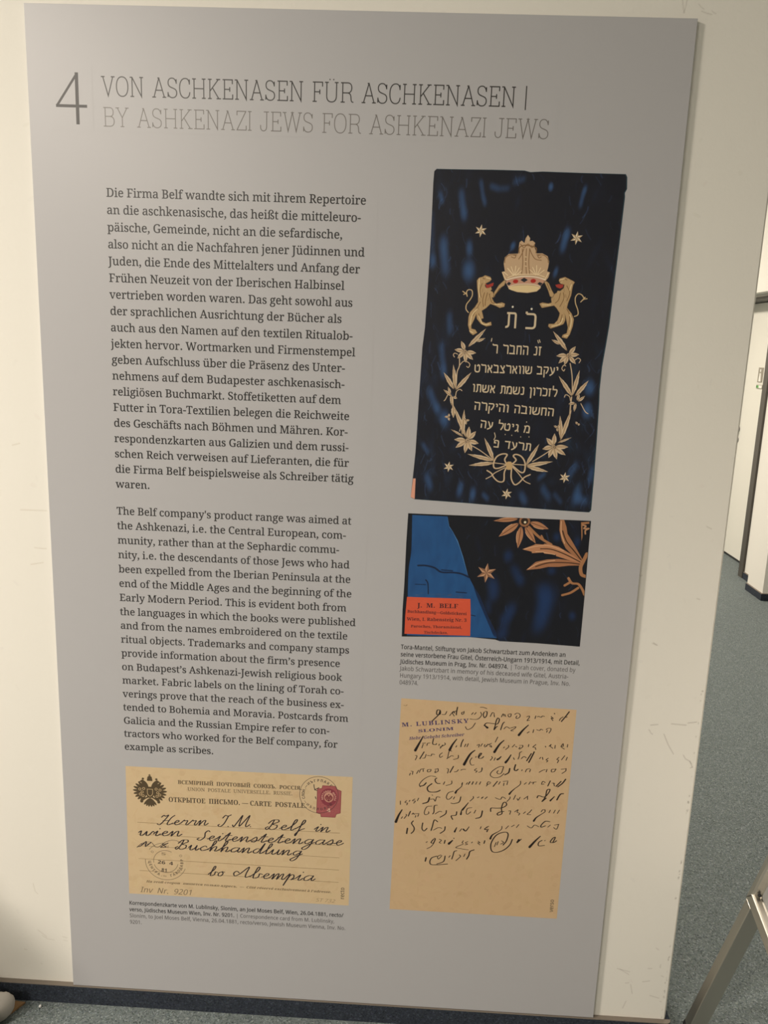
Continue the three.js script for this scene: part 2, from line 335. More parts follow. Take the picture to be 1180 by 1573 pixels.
// joined handwriting; units of one x-height, y up
const SCRIPT = {
  a: [1.2, [.9, .9, .5, 1, .15, .6, .2, .1, .5, .05, .85, .6, .9, .95, .85, .3, 1, .05, 1.2, .4]], b: [1.1, [0, .3, .5, 1.4, .55, 2.1, .35, 2, .3, .3, .5, 0, .8, .3, .8, .9, 1.1, .8]],
  c: [.95, [.75, .8, .5, 1, .15, .5, .35, 0, .7, .1, .95, .4]], d: [1.25, [.85, .9, .45, 1, .15, .5, .35, .05, .7, .4, 1, 2.2, .9, .3, 1.05, .05, 1.25, .4]],
  e: [.9, [0, .3, .5, .6, .6, .9, .4, 1, .2, .5, .4, .02, .7, .15, .9, .45]], f: [.9, [0, .3, .6, 1.4, .65, 2.1, .45, 2, .4, .5, .3, -1.1, .2, -.8, .5, 0, .9, .4]],
  g: [1.15, [.85, .9, .45, 1, .15, .5, .4, .05, .8, .6, .9, .95, .75, -.6, .4, -1.2, .15, -.9, .6, -.2, 1.15, .4]], h: [1.2, [0, .3, .5, 1.5, .55, 2.2, .35, 2, .3, 0, .5, .8, .8, 1, .85, .6, .8, .1, 1, .05, 1.2, .4]],
  i: [.65, [0, .4, .3, 1, .25, .2, .4, 0, .65, .4], [.42, 1.55, .44, 1.6]], l: [.75, [0, .3, .5, 1.5, .55, 2.2, .35, 2, .3, .3, .45, 0, .75, .4]],
  n: [1.15, [0, .6, .2, 1, .2, 0, .5, .9, .75, 1, .75, .2, .9, 0, 1.15, .4]], m: [1.45, [0, .6, .2, 1, .2, 0, .45, .9, .65, 1, .65, 0, .9, .9, 1.1, 1, 1.1, .2, 1.25, 0, 1.45, .4]],
  p: [1, [0, .5, .25, 1.1, .1, -1.1, .3, .7, .6, 1, .75, .5, .6, .05, 1, .4]], r: [.95, [0, .4, .25, 1.05, .35, .9, .65, .95, .6, .2, .75, 0, .95, .4]],
  s: [.8, [0, .3, .45, 1.1, .6, .4, .4, 0, .15, .15, .8, .4]], t: [.8, [0, .4, .5, 1.8, .35, .3, .5, 0, .8, .4], [.1, 1.2, .8, 1.25]],
  u: [1.15, [0, .5, .2, 1, .2, .2, .4, 0, .7, .5, .8, 1, .8, .2, .95, 0, 1.15, .4]], w: [1.45, [0, .7, .2, 1, .25, .1, .5, .1, .75, .9, .8, .1, 1.05, .1, 1.3, .9, 1.45, .8]],
  o: [.9, [.6, 1, .2, .7, .25, .1, .6, .05, .75, .6, .55, 1, .9, .9]],
  H: [1.7, [.2, 1.7, .4, 2.1, .6, 1.9, .9, 2.1, .6, .8, .3, 0, 0, .2], [1.6, 2.1, 1.3, 1.5, 1.1, .3, 1.3, 0, 1.7, .4], [.5, .9, 1.2, 1]],
  I: [1.1, [.3, 1.6, .5, 2.1, .8, 1.95, 1.1, 2.2], [.85, 2, .7, .6, .4, 0, .1, .2, .2, .4]], M: [2, [.1, .3, .3, 0, .5, .8, .8, 2.1, .8, .8, .9, .1, 1.2, .9, 1.6, 2.1, 1.55, .5, 1.7, 0, 2, .4]],
  B: [1.4, [.55, 2, .45, .8, .2, 0, 0, .3, .2, .6], [.1, 1.3, .4, 2, .9, 2.1, 1.05, 1.7, .6, 1.15, 1.05, .9, 1.05, .3, .65, 0, .35, .3]], S: [1, [.95, 1.9, .75, 2.1, .55, 1.6, .65, .7, .35, 0, 0, .2, .15, .45]],
  A: [1.7, [.5, .9, .2, 1.2, 0, .8, .2, .3, .6, .7, 1.2, 2.1, 1.2, .8, 1.3, .1, 1.7, .4]], N: [1.2, [0, .2, .3, .4, .7, 1.6, .8, .3, 1.2, 1.4], [.2, .9, 1.1, 1]], 8: [.8, [.7, 1, .3, .9, .5, .5, .7, .1, .3, 0, .3, .3, .8, 1.2]],
  '.': [.5, [.15, .05, .18, .02]], ' ': [.9],
};
function scriptLine(x, text, [ax, ay], [bx, by], xh, w, color) {
  const chars = [...text], total = chars.reduce((s, ch) => s + SCRIPT[ch][0], 0), L = Math.hypot(bx - ax, by - ay), k = L / total;
  const ca = (bx - ax) / L, sa = (by - ay) / L; let at = 0;
  for (const ch of chars) {
    for (const s of SCRIPT[ch].slice(1)) {
      const p = []; for (let i = 0; i < s.length; i += 2) { const u = (at + s[i]) * k + s[i + 1] * xh * 0.42, v = -s[i + 1] * xh; p.push([ax + u * ca - v * sa, ay + u * sa + v * ca]); }
      inkStroke(x, p, w, color);
    }
    at += SCRIPT[ch][0];
  }
}
const poly = (x, pts, fill) => { x.fillStyle = fill; x.beginPath(); pts.forEach((p, i) => (i ? x.lineTo(...p) : x.moveTo(...p))); x.closePath(); x.fill(); };
function blob(x, px, py, rx, ry, a, color, alpha) {
  x.save(); x.translate(px, py); x.rotate(a); x.scale(rx, ry);
  const g = x.createRadialGradient(0, 0, 0, 0, 0, 1); g.addColorStop(0, `rgba(${color},${alpha})`); g.addColorStop(1, `rgba(${color},0)`);
  x.fillStyle = g; x.beginPath(); x.arc(0, 0, 1, 0, 6.3); x.fill(); x.restore();
}
// ---- embroidery
const GOLD = '#cfb594', GOLD_DARK = '#77593a', GOLD_LIGHT = '#efe0c8';
function leaf(x, [ax, ay], [bx, by], w, c = [GOLD, GOLD_DARK, GOLD_LIGHT], teeth = 4) {
  const dx = bx - ax, dy = by - ay, L = Math.hypot(dx, dy), nx = -dy / L, ny = dx / L, side = (s) => {
    const o = []; for (let i = 1; i < 12; i++) { const t = i / 12, k = Math.sin(Math.PI * Math.pow(t, 0.8)) * w * 0.5 * (teeth ? 1 - 0.22 * ((t * teeth) % 1) : 1); o.push([ax + dx * t + nx * k * s, ay + dy * t + ny * k * s]); } return o;
  };
  const l = side(1), r = side(-1);
  poly(x, [[ax, ay], ...l, [bx, by], ...r.reverse()], c[0]);
  x.strokeStyle = c[1]; x.lineWidth = Math.max(0.7, w * 0.09); x.beginPath(); x.moveTo(ax, ay); x.lineTo(ax + dx * 0.85, ay + dy * 0.85); x.stroke();
  x.strokeStyle = c[2]; x.lineWidth = Math.max(0.6, w * 0.08); x.beginPath(); x.moveTo(...l[2]); for (let i = 3; i < 9; i++) x.lineTo(...l[i]); x.stroke();
}
function flower(x, c, tips, w, cols, heart = '#5a3d22') {
  for (const t of tips) leaf(x, [c[0] + (t[0] - c[0]) * 0.12, c[1] + (t[1] - c[1]) * 0.12], t, w, cols, 0);
  x.fillStyle = (cols || [GOLD])[0]; x.beginPath(); x.arc(...c, w * 0.42, 0, 6.3); x.fill();
  x.fillStyle = heart; x.beginPath(); x.arc(...c, w * 0.25, 0, 6.3); x.fill();
  x.fillStyle = GOLD_LIGHT; x.beginPath(); x.arc(c[0] - w * 0.05, c[1] - w * 0.05, w * 0.1, 0, 6.3); x.fill();
}
function star(x, [cx, cy], r, turn = 0.1, cols = [GOLD_LIGHT, '#b89a6e']) {
  for (let k = 0; k < 6; k++) {
    const a = turn + k * Math.PI / 3 - Math.PI / 2, at = (q, b) => [cx + Math.cos(b) * q, cy + Math.sin(b) * q];
    poly(x, [[cx, cy], at(r * 0.42, a - 0.5), at(r, a)], cols[0]); poly(x, [[cx, cy], at(r * 0.42, a + 0.5), at(r, a)], cols[1]);
  }
}
const strokesOf = (x, list, w, color, contrast = 0.2) => list.forEach((s) => inkStroke(x, pairs(s), s[0] * w, color, contrast));
function velvet(x, x0, y0, x1, y1, n, tones, streak) {
  for (let i = 0; i < n; i++) blob(x, rr(x0, x1), rr(y0, y1), rr(4, 14), rr(12, streak), rr(-0.5, 0.5), tones[Math.floor(rnd() * tones.length)], rr(0.05, 0.3));
  for (let i = 0; i < n * 2; i++) {          // wisps of crushed pile
    const px = rr(x0, x1), py = rr(y0, y1), l = rr(6, 22), a = rr(0.9, 2.2); x.strokeStyle = `rgba(${rnd() < 0.4 ? '4,5,10' : '80,116,168'},${rr(0.06, 0.3)})`; x.lineWidth = rr(0.6, 3.2);
    x.beginPath(); x.moveTo(px, py); x.quadraticCurveTo(px + Math.cos(a) * l * 0.5 + rr(-5, 5), py + Math.sin(a) * l * 0.5, px + Math.cos(a) * l, py + Math.sin(a) * l); x.stroke();
  }
  for (let i = 0; i < n * 6; i++) { x.fillStyle = `rgba(${rnd() < 0.5 ? '0,0,6' : '70,100,150'},${rr(0.03, 0.1)})`; x.fillRect(rr(x0, x1), rr(y0, y1), rr(0.5, 1.6), rr(1, 6)); }
}

// ---- headline and text blocks
const number = sheet(40, 100, 120, 212, 6, PAPER, (x) => {
  x.lineCap = 'butt'; x.lineJoin = 'miter'; x.strokeStyle = '#211d1c';
  x.lineWidth = 6.2; x.beginPath(); x.moveTo(91.2, 112.6); x.lineTo(90.9, 200.6); x.stroke();
  x.lineWidth = 5; x.beginPath(); x.moveTo(51, 169.4); x.lineTo(109, 169.4); x.stroke();
  x.lineWidth = 4.2; x.beginPath(); x.moveTo(91.8, 114.6); x.lineTo(53.4, 168.6); x.stroke();
});
const headGerman = sheet(126, 104, 970, 160, 2.4, PAPER, (x) => penLine(x, SLAB, 'VON ASCHKENASEN FÜR ASCHKENASEN |', [136.5, 150.6], [912.5, 150.6], 32.2, 1.65, '#1c1817', 5));
const headEnglish = sheet(126, 160, 970, 212, 2.4, PAPER, (x) => penLine(x, SLAB, 'BY ASHKENAZI JEWS FOR ASHKENAZI JEWS', [137.5, 202.4], [955.5, 202.8], 31.8, 1.4, '#6a6562', 5));

const GERMAN = [['Die Firma Belf wandte sich mit ihrem Repertoire', 628], ['an die aschkenasische, das heißt die mitteleuro-', 619], ['päische, Gemeinde, nicht an die sefardische,', 585.5], ['also nicht an die Nachfahren jener Jüdinnen und', 628],
  ['Juden, die Ende des Mittelalters und Anfang der', 620], ['Frühen Neuzeit von der Iberischen Halbinsel', 591.5], ['vertrieben worden waren. Das geht sowohl aus', 608], ['der sprachlichen Ausrichtung der Bücher als', 588], ['auch aus den Namen auf den textilen Ritualob-', 609.5],
  ['jekten hervor. Wortmarken und Firmenstempel', 615.5], ['geben Aufschluss über die Präsenz des Unter-', 596.5], ['nehmens auf dem Budapester aschkenasisch-', 596.5], ['religiösen Buchmarkt. Stoffetiketten auf dem', 590.5], ['Futter in Tora-Textilien belegen die Reichweite', 607.5],
  ['des Geschäfts nach Böhmen und Mähren. Kor-', 605], ['respondenzkarten aus Galizien und dem russi-', 607.5], ['schen Reich verweisen auf Lieferanten, die für', 609], ['die Firma Belf beispielsweise als Schreiber tätig', 619], ['waren.', 209]];
const ENGLISH = [["The Belf company's product range was aimed at", 617], ['the Ashkenazi, i.e. the Central European, com-', 607], ['munity, rather than at the Sephardic commu-', 594], ['nity, i.e. the descendants of those Jews who had', 616], ['been expelled from the Iberian Peninsula at the', 619], ['end of the Middle Ages and the beginning of the', 622],
  ['Early Modern Period. This is evident both from', 612], ['the languages in which the books were published', 632], ['and from the names embroidered on the textile', 616], ['ritual objects. Trademarks and company stamps', 620.5], ['provide information about the firm’s presence', 602], ['on Budapest’s Ashkenazi-Jewish religious book', 606.5],
  ['market. Fabric labels on the lining of Torah co-', 611], ['verings prove that the reach of the business ex-', 612], ['tended to Bohemia and Moravia. Postcards from', 622.5], ['Galicia and the Russian Empire refer to con-', 583], ['tractors who worked for the Belf company, for', 601], ['example as scribes.', 334]];
const textBlock = (lines, y0, pitch, color) => (x) => lines.forEach(([t, right], i) => typeLine(x, t, [139, y0 + i * pitch], [right, y0 + i * pitch], 21.6, 'serif', '', color, 0.48));
const german = sheet(128, 296, 650, 896, 3, PAPER, textBlock(GERMAN, 325.4, 30.78, '#0e0b0c'));
const english = sheet(128, 908, 650, 1470, 3, PAPER, textBlock(ENGLISH, 934.6, 30.62, '#1f1b1c'));
// captions: German in black, English after the bar in grey
function caption(x, rows, size) { for (const [t, l, r, y, split] of rows) {
  if (!split) { typeLine(x, t, [l, y], [r, y], size, 'sans-serif', '', rows.grey ? GREY_INK : INK, rows.grey ? 0.1 : 0.4); continue; }
  x.font = `${size}px sans-serif`; const a = t.slice(0, split), m = l + (r - l) * x.measureText(a).width / x.measureText(t).width;
  typeLine(x, a, [l, y], [m, y], size, 'sans-serif', '', INK, 0.4); typeLine(x, t.slice(split), [m, y], [r, y], size, 'sans-serif', '', GREY_INK);
} }
const captionMantle = sheet(720, 1176, 1112, 1282, 4, PAPER, (x) => {
  caption(x, [['Tora-Mantel, Stiftung von Jakob Schwartzbart zum Andenken an', 727, 1067, 1194], ['seine verstorbene Frau Gitel, Österreich-Ungarn 1913/1914, mit Detail,', 727, 1097.5, 1210.4], ['Jüdisches Museum in Prag, Inv. Nr. 048974. | Torah cover, donated by', 727, 1089.5, 1226.2, 42]], 13);
  caption(x, Object.assign([['Jakob Schwartzbart in memory of his deceased wife Gitel, Austria-', 727, 1076.5, 1241.6], ['Hungary 1913/1914, with detail, Jewish Museum in Prague, Inv. No.', 727, 1081.5, 1257], ['048974.', 727, 767, 1272.6]], { grey: true }), 13);
});
const captionCard = sheet(130, 1818, 650, 1900, 3.6, PAPER, (x) => {
  caption(x, [['Korrespondenzkarte von M. Lublinsky, Slonim, an Joel Moses Belf, Wien, 26.04.1881, recto/', 138, 624, 1836.6], ['verso, Jüdisches Museum Wien, Inv. Nr. 9201. | Correspondence card from M. Lublinsky,', 138, 604.5, 1853.4, 44]], 13);
  caption(x, Object.assign([['Slonim, to Joel Moses Belf, Vienna, 26.04.1881, recto/verso, Jewish Museum Vienna, Inv. No.', 138, 629.8, 1869.6], ['9201.', 138, 166, 1886]], { grey: true }), 13);
});

// ---- photograph of the velvet mantle
const MANTLE_OUTLINE = [[750.4, 282.3], [751.3, 263.4], [755.5, 259.2], [803.8, 258.9], [858.2, 258], [916.1, 257.8], [927.1, 260.2], [948.7, 258.6], [1020.8, 259], [1099.8, 258.9], [1102.8, 263.9], [1104.4, 284.3], [1101.1, 291.2], [1102.1, 298.1], [1099.9, 372.7], [1096.9, 457.9], [1094.8, 526.8]].concat([[1091.9, 564.4], [1088.2, 605.4], [1087.5, 648.6], [1089, 677], [1090.6, 738.3], [1091.9, 808.5], [1092, 884.1], [1088.5, 888.7], [1066.9, 888.4], [996.3, 886.3], [917.5, 883.7], [838.5, 880.3], [741.6, 877.3], [733.9, 873.6], [735.8, 843.4], [739.5, 783.8], [741.9, 663.6], [743.9, 580.6]], [[747.1, 542.5], [748.7, 480.2], [750.5, 376.4]]);
const mantle = sheet(728, 254, 1108, 894, 3, '#0d1020', (x) => {
  velvet(x, 728, 254, 1108, 894, 120, ['36,56,92', '10,10,18', '26,38,66'], 50);
  velvet(x, 735, 254, 800, 894, 50, ['44,74,116', '20,34,60'], 60); velvet(x, 735, 760, 1100, 894, 60, ['48,78,112', '30,58,84', '12,14,24'], 26); velvet(x, 1030, 560, 1100, 894, 40, ['42,78,104', '24,44,70'], 30);
  for (const [list, w] of [[[
  [3, 802.4, 298, 807.6, 325.6, 812.4, 346.4],
  [2, 837.8, 279.8, 842.9, 303.8, 849.4, 320.9],
  [2, 764.2, 302.6, 770.6, 319.7],
  [4, 773.8, 382.7, 777.1, 411, 782.6, 446.6],
  [3, 822.1, 388.3, 825.2, 409.5],
  [5, 820.9, 431, 829.1, 445.1],
  [2, 1022, 315.9, 1025.7, 295.1, 1029.9, 281.3],
  [3, 995.6, 393.5, 999.4, 372.3, 1003.7, 358.1],
  [2, 901.8, 392.9, 906.8, 385.7],
  [2, 984.6, 440.1, 989, 425.7],
  [3, 749.6, 341.3, 754.8, 411.7, 757.7, 433],
  [2, 965, 283.1, 967.1, 286.5],
  [3, 792, 518.9, 795.8, 555.6],
  [2, 856.4, 286.2, 871.2, 290.9, 892.9, 288.6],
  [2, 899.4, 278.1, 920.6, 270.7]], 3.4], [[
  [3, 779.8, 575.6, 785.5, 612.8, 788.5, 635.3],
  [3, 761.1, 662.9, 773.9, 689.2, 782.4, 704.2],
  [4, 790.3, 707.8, 797.1, 726.8],
  [3, 832.5, 843.3, 828, 867.5],
  [3, 856.7, 854.3, 855.9, 874.3],
  [3, 993.1, 844.4, 1010.5, 867.6],
  [4, 1063.3, 845.4, 1057.9, 873.6],
  [4, 1064.8, 640.1, 1073.4, 651.1],
  [4, 1065, 685.6, 1069.4, 693],
  [3, 1086.6, 800.9, 1083.6, 832.6],
  [3, 1041.6, 818.6, 1058.6, 790.3],
  [2, 983.8, 825, 998.4, 812.5],
  [2, 754.4, 767.5, 767, 786.6],
  [3, 951.1, 858.2, 964.2, 877.7],
  [3, 765.1, 830.2, 774.3, 857.8],
  [3, 1064.6, 861.3, 1084.7, 868.4],
  [2, 1017.3, 855.3, 1034.5, 874.6],
  [2, 876.8, 861.4, 889.3, 872.9]], 3.4]])
    for (const s of list) { const p = pairs(s); for (let i = 0; i < p.length - 1; i++) for (let k = 0; k < 5; k++) { const t = k / 5; blob(x, p[i][0] + (p[i + 1][0] - p[i][0]) * t, p[i][1] + (p[i + 1][1] - p[i][1]) * t, w * s[0] * 0.9, w * s[0] * 1.5, 0.1, '58,98,150', 0.36); } }
  x.strokeStyle = 'rgba(60,110,120,0.6)'; x.lineWidth = 1.6; x.beginPath(); MANTLE_OUTLINE.forEach((p, i) => (i ? x.lineTo(p[0] - 1, p[1]) : x.moveTo(...p))); x.stroke();
  poly(x, [[737, 835.4], [742.1, 835.2], [742, 876.9], [733.9, 873.2]], '#e0a088');
  // stars
  for (const [p, r] of [[[[842.7, 365]][0], 12], [[[1020.2, 372.3]][0], 12.5], [[[806.3, 809.2]][0], 11], [[[923.5, 858.7]][0], 11.5], [[[1034.5, 821.3]][0], 11.5]]) star(x, p, r);
  // crown
  poly(x, [[930.2, 369.3], [934.9, 375.3], [934.2, 380.5], [939.5, 379.3], [944.7, 383.2], [943.6, 390.5], [946.1, 395.6], [948.7, 401.7], [959.4, 401.3], [969.4, 406.2], [972.9, 415.4], [972, 425.8], [970.4, 433.1], [976, 435], [973.5, 444.5], [968.6, 450.9], [959.3, 457.5], [960.9, 463.8], [953.8, 470.3], [936.7, 473.6], [917, 472.6], [901.5, 467.8], [899, 462.7], [894.2, 455.5], [890.4, 447.2], [886, 436.9], [891.8, 435.7], [888.7, 422.2], [890.1, 410.7], [897.2, 404.3], [914.4, 403.2], [914.7, 392.4], [915.6, 383.1], [919.2, 379.9], [924.8, 383.9], [926.4, 375.6]], '#cbab88');
  poly(x, [[930.3, 370.5], [933.9, 375.8], [931.2, 382.6], [927.9, 375.9]], GOLD);
  strokesOf(x, [
  [1.4, 916, 401.7, 916.2, 392.4, 926.2, 387.9, 945.8, 391.4, 947.5, 400.7],
  [1, 923.4, 439.9, 924.1, 419, 921.3, 394.3],
  [1, 932.5, 439.6, 929.7, 418.8, 929.2, 394],
  [1, 938.5, 439.4, 935.3, 418.7, 935.2, 393.8],
  [1, 917.5, 386.1, 924.4, 392.1, 931.4, 385.7, 939.3, 391.6, 944.2, 385.3],
  [1, 901.9, 409.3, 908.5, 411.2, 910.3, 407, 906, 406.1],
  [1, 957.7, 407.6, 953.6, 409.8, 951.1, 405.7, 955.3, 404.6],
  [1, 890.7, 420.1, 891.3, 411.8, 898.4, 406.3, 912.4, 405.3],
  [1, 948.9, 404.1, 961.8, 404.4, 969.7, 410.3, 971.4, 417.5],
  [1, 935.2, 393.8, 940.2, 404, 947.3, 412.1, 958.2, 413.8],
  [1, 924.5, 394.2, 920.9, 404.6, 916.1, 413]], 1.3, '#86623c');
  strokesOf(x, [
  [1.4, 908.5, 442.4, 896.8, 430.3],
  [1, 909.5, 441.4, 903.1, 427],
  [1, 910.6, 441.3, 911.6, 425.6],
  [1, 911.6, 441.3, 918.3, 428.6],
  [1, 912.8, 442.3, 923, 433.6],
  [1, 949.4, 440.1, 937.9, 431.1],
  [1, 950.4, 440, 943, 426.7],
  [1, 951.4, 439, 950.3, 423.4],
  [1, 952.6, 440, 958.1, 427.3],
  [1, 953.7, 439.9, 964.9, 431.2],
  [1, 887.6, 437.9, 892.5, 447.1, 896.1, 452.3],
  [1, 972.8, 436.2, 969.1, 444.7, 966.2, 448.9],
  [1, 889.7, 436.8, 897.7, 442.8],
  [1, 897.9, 447, 912.7, 441.3, 929.9, 439.7, 951.5, 439.4, 966.9, 443.7],
  [1, 928.3, 416.8, 930.9, 417.1],
  [1, 928.9, 425.1, 931.5, 425.4],
  [1, 927.7, 408.5, 930.3, 408.9]], 1.2, '#f2dcb4');
  poly(x, [[893.9, 451.7], [913, 446.1], [930.2, 443.8], [949.7, 444.2], [968.4, 448.4], [966.6, 453.1], [960.6, 459.6], [931.1, 456.4], [900.1, 462.6], [896.5, 457.5]], '#c99a80');
  strokesOf(x, [
  [2, 893.9, 451.7, 913, 446.1, 930.2, 443.8, 949.7, 444.2, 968.4, 448.4],
  [1, 899.5, 463.7, 913.9, 459, 931.1, 457.2, 948.5, 457.9, 960.7, 461.3]], 1, GOLD_LIGHT);
  for (const [p, a, b] of [[[[913.1, 453.2]][0], 5, 3.4], [[[945.9, 451.3]][0], 5, 3.6]]) { x.fillStyle = '#b3261f'; x.beginPath(); x.ellipse(...p, a, b, -0.1, 0, 6.3); x.fill(); }
  for (const q of [[[922, 450.4], [928.6, 446], [935.8, 449.9], [929.2, 454.3]], [[896.5, 458.5], [900.6, 454.4], [905.1, 456.8], [901.5, 461.1]], [[954, 456], [957.9, 453], [963.9, 455.3], [959.5, 459.6]]]) poly(x, q, '#23242c');
  poly(x, [[900.3, 465.8], [905.5, 462.5], [918.4, 460.6], [935.7, 459.6], [950.9, 460.3], [960.2, 463], [953.7, 469.3], [936.6, 472.6], [919.2, 472.1], [906, 469.4]], '#e6cd9c');
  // lions
  const lions = [[[840.9, 454.1], [842.9, 450.8], [844.9, 448.7], [850.3, 447.5], [855.5, 444.2], [865.4, 447], [867.9, 451.1], [864.8, 454.7], [857.9, 458.3], [856, 463], [858.4, 466.7], [863.4, 467], [867.6, 464.7], [869.4, 468.9], [867, 472.1], [871, 473.5], [873.9, 477.6], [876.3, 481.3], [873.8, 483.5], [870.3, 483.7], [874.8, 492], [879.4, 495], [890.1, 492.5], [895.7, 494.5], [894.9, 499.8], [886.4, 502.2], [878.5, 498.6], [868.5, 495.4], [861.3, 503], [852.9, 508.7], [855.6, 517.1], [857, 522.4], [853.1, 523.6], [854.8, 528.9], [862.4, 531.8], [871.6, 528.7], [873.1, 534.7], [863.4, 537.2], [853.3, 533.2], [845, 523.9], [843, 515.4], [839.6, 525.1], [834.8, 536], [835.1, 542.4], [842.9, 544.3], [846.6, 549.6], [839.1, 554.2], [833.4, 550], [828.8, 536.2], [828.9, 521.2], [831.2, 512.6], [840.4, 501.6], [845.4, 493], [844.6, 480.3], [842.3, 467.7]],
    [[874.2, 482.5], [877.1, 477.1], [883, 467.4], [892.4, 460.8], [895, 452.3], [891.4, 452.4], [882.6, 461.1], [874.7, 474]],
    [[1023.2, 451.3], [1020.7, 455.5], [1019.3, 464], [1018.6, 474.5], [1013.8, 489.4], [1012.3, 497.9], [1021.9, 508.2], [1027.1, 518.7], [1026, 531.5], [1021.8, 546.7], [1017, 554.3], [1007.6, 552.5], [1008.8, 548.2], [1016.2, 544.7], [1017.5, 534], [1013, 519.2], [1010, 509.7], [1011, 521.4], [1008.3, 527.9], [997.7, 532.5], [985, 536.8], [980.3, 533.1], [981.1, 528.8], [990.9, 528.5], [996.9, 521.8], [999.5, 513.2], [1000.1, 507.9], [992.9, 498.6], [988.2, 494.5], [977.5, 497], [965.7, 499.5], [960.8, 492.3], [966.1, 490], [977.1, 491.7], [983.4, 489.4], [981.8, 482], [986.6, 474.5], [991.8, 471.2], [992.6, 468], [998, 467.8], [1004, 462.4], [1004.6, 456.1], [996.9, 454.2], [993.7, 449.1], [995.1, 445.5], [1004.6, 442.5], [1013.5, 446.3], [1020.2, 449.3]],
    [[966.5, 452.1], [969, 456.2], [975.2, 467.5], [979.3, 477.9], [983.8, 479.9], [986.6, 474.5], [981.7, 467.3], [975.3, 454.9], [970.7, 451.3]]];
  for (const l of lions) { x.strokeStyle = '#5c452c'; x.lineWidth = 1.6; x.beginPath(); l.forEach((p, i) => (i ? x.lineTo(...p) : x.moveTo(...p))); x.closePath(); x.stroke(); poly(x, l, '#bf9f74'); }
  for (const l of [lions[0], lions[2]]) { x.save(); x.beginPath(); l.forEach((p, i) => (i ? x.lineTo(...p) : x.moveTo(...p))); x.clip(); const xs = l.map((p) => p[0]), ys = l.map((p) => p[1]); for (let i = 0; i < 90; i++) { const px = rr(Math.min(...xs), Math.max(...xs)), py = rr(Math.min(...ys), Math.max(...ys)); x.strokeStyle = rnd() < 0.5 ? 'rgba(104,78,46,0.5)' : 'rgba(238,218,178,0.5)'; x.lineWidth = rr(0.4, 1); x.beginPath(); x.moveTo(px, py); x.lineTo(px + rr(-2, 2), py + rr(2, 6)); x.stroke(); } x.restore(); }
  strokesOf(x, [
  [1, 851, 459, 847.4, 471.7, 850.3, 484.3],
  [1, 856.3, 475.7, 853.8, 488.4, 855.7, 501.1],
  [1, 861.8, 475.5, 859.3, 488.3, 858.8, 498.9],
  [1, 865.2, 477.5, 870.4, 492.1, 876, 494.1],
  [1, 849.7, 492.8, 842.9, 505.8, 837, 518.8],
  [1, 847.7, 514.2, 851.8, 526.8],
  [1, 851.5, 449.5, 855.9, 450.4],
  [1, 1009.1, 458, 1015.5, 470.4, 1011.3, 485.3],
  [1, 1003.6, 470.8, 1005.6, 481.2, 999.2, 496.3],
  [1, 998.2, 471, 996, 483.7, 990, 490.2],
  [1, 1012.5, 500, 1019, 512.6, 1018.4, 531.8],
  [1, 1004.7, 510.9, 1002.5, 523.8],
  [1, 1003.7, 445.6, 1008.2, 447.6],
  [1, 877.1, 477.5, 886.2, 466.2],
  [1, 972.1, 455, 978.5, 467.4]], 1.2, '#7d5c34');
  strokesOf(x, [
  [1, 845, 450.8, 845, 467.6, 847.7, 484.4],
  [1, 857.9, 448.3, 865.6, 450.1],
  [1, 844, 505.8, 834.9, 518.9, 832.6, 536.1],
  [1, 877.2, 496.1, 890.4, 496.8],
  [1, 848, 518.4, 856.6, 533.1, 868.6, 532.7],
  [1, 1017.5, 455.6, 1015.2, 466.2],
  [1, 995.3, 448, 1003.7, 445.6],
  [1, 1018.8, 510.4, 1022.9, 520.9, 1021.1, 538.1],
  [1, 966.4, 494.2, 981.6, 493.7],
  [1, 1006.3, 517.3, 1001.7, 528.1, 986.8, 532.9],
  [1, 832.1, 546.9, 838.9, 549.9],
  [1, 1012.3, 550.2, 1018.7, 548.9]], 1.3, '#f0dcae');
  strokesOf(x, [
  [1, 827.9, 512.7, 823.2, 506.5, 823.8, 497.9, 829.9, 489.2, 833.7, 480.6, 832.2, 472.2, 825.6, 471.4, 822.5, 475.7, 824, 483.1],
  [1, 815.3, 474.5, 819.3, 476.9, 822.1, 479.3],
  [1, 817.3, 480.1, 822.6, 476.8],
  [1, 1027.7, 513.3, 1034, 509.9, 1033.3, 501.5, 1027.9, 488.9, 1027, 478.4, 1031.8, 471.9, 1038.5, 473.8, 1043.3, 480],
  [1, 1037.4, 486.5, 1042.4, 481.7, 1048.8, 480.2],
  [1, 1039.4, 484.3, 1044.9, 477.8]], 1.9, '#cdb184');
  poly(x, [[856.4, 458.8], [860.9, 461.2], [872.5, 456.6], [871.8, 462.5], [866.6, 465.2], [859.8, 467.5]], '#a8382f'); poly(x, [[987.4, 457], [993.7, 455.4], [1002.9, 456.1], [1001.8, 461.4], [996.6, 463.7], [989.9, 461.1]], '#a8382f');
  // letters
  const LET = '#d6c3a4';
  penLine(x, SQUARE, 'ת', [[898.6, 538.9]][0], [[920.8, 539]][0], 30, 3.8, LET); penLine(x, SQUARE, 'כ', [[935.3, 540.2]][0], [[957.7, 540.3]][0], 31, 4, LET);
  for (const p of [[910.9, 499.7], [946.6, 502.3]]) { x.fillStyle = '#e8e0cc'; x.beginPath(); x.arc(...p, 2, 0, 6.3); x.fill(); }
  const rev = (s) => [...s].reverse().join('');
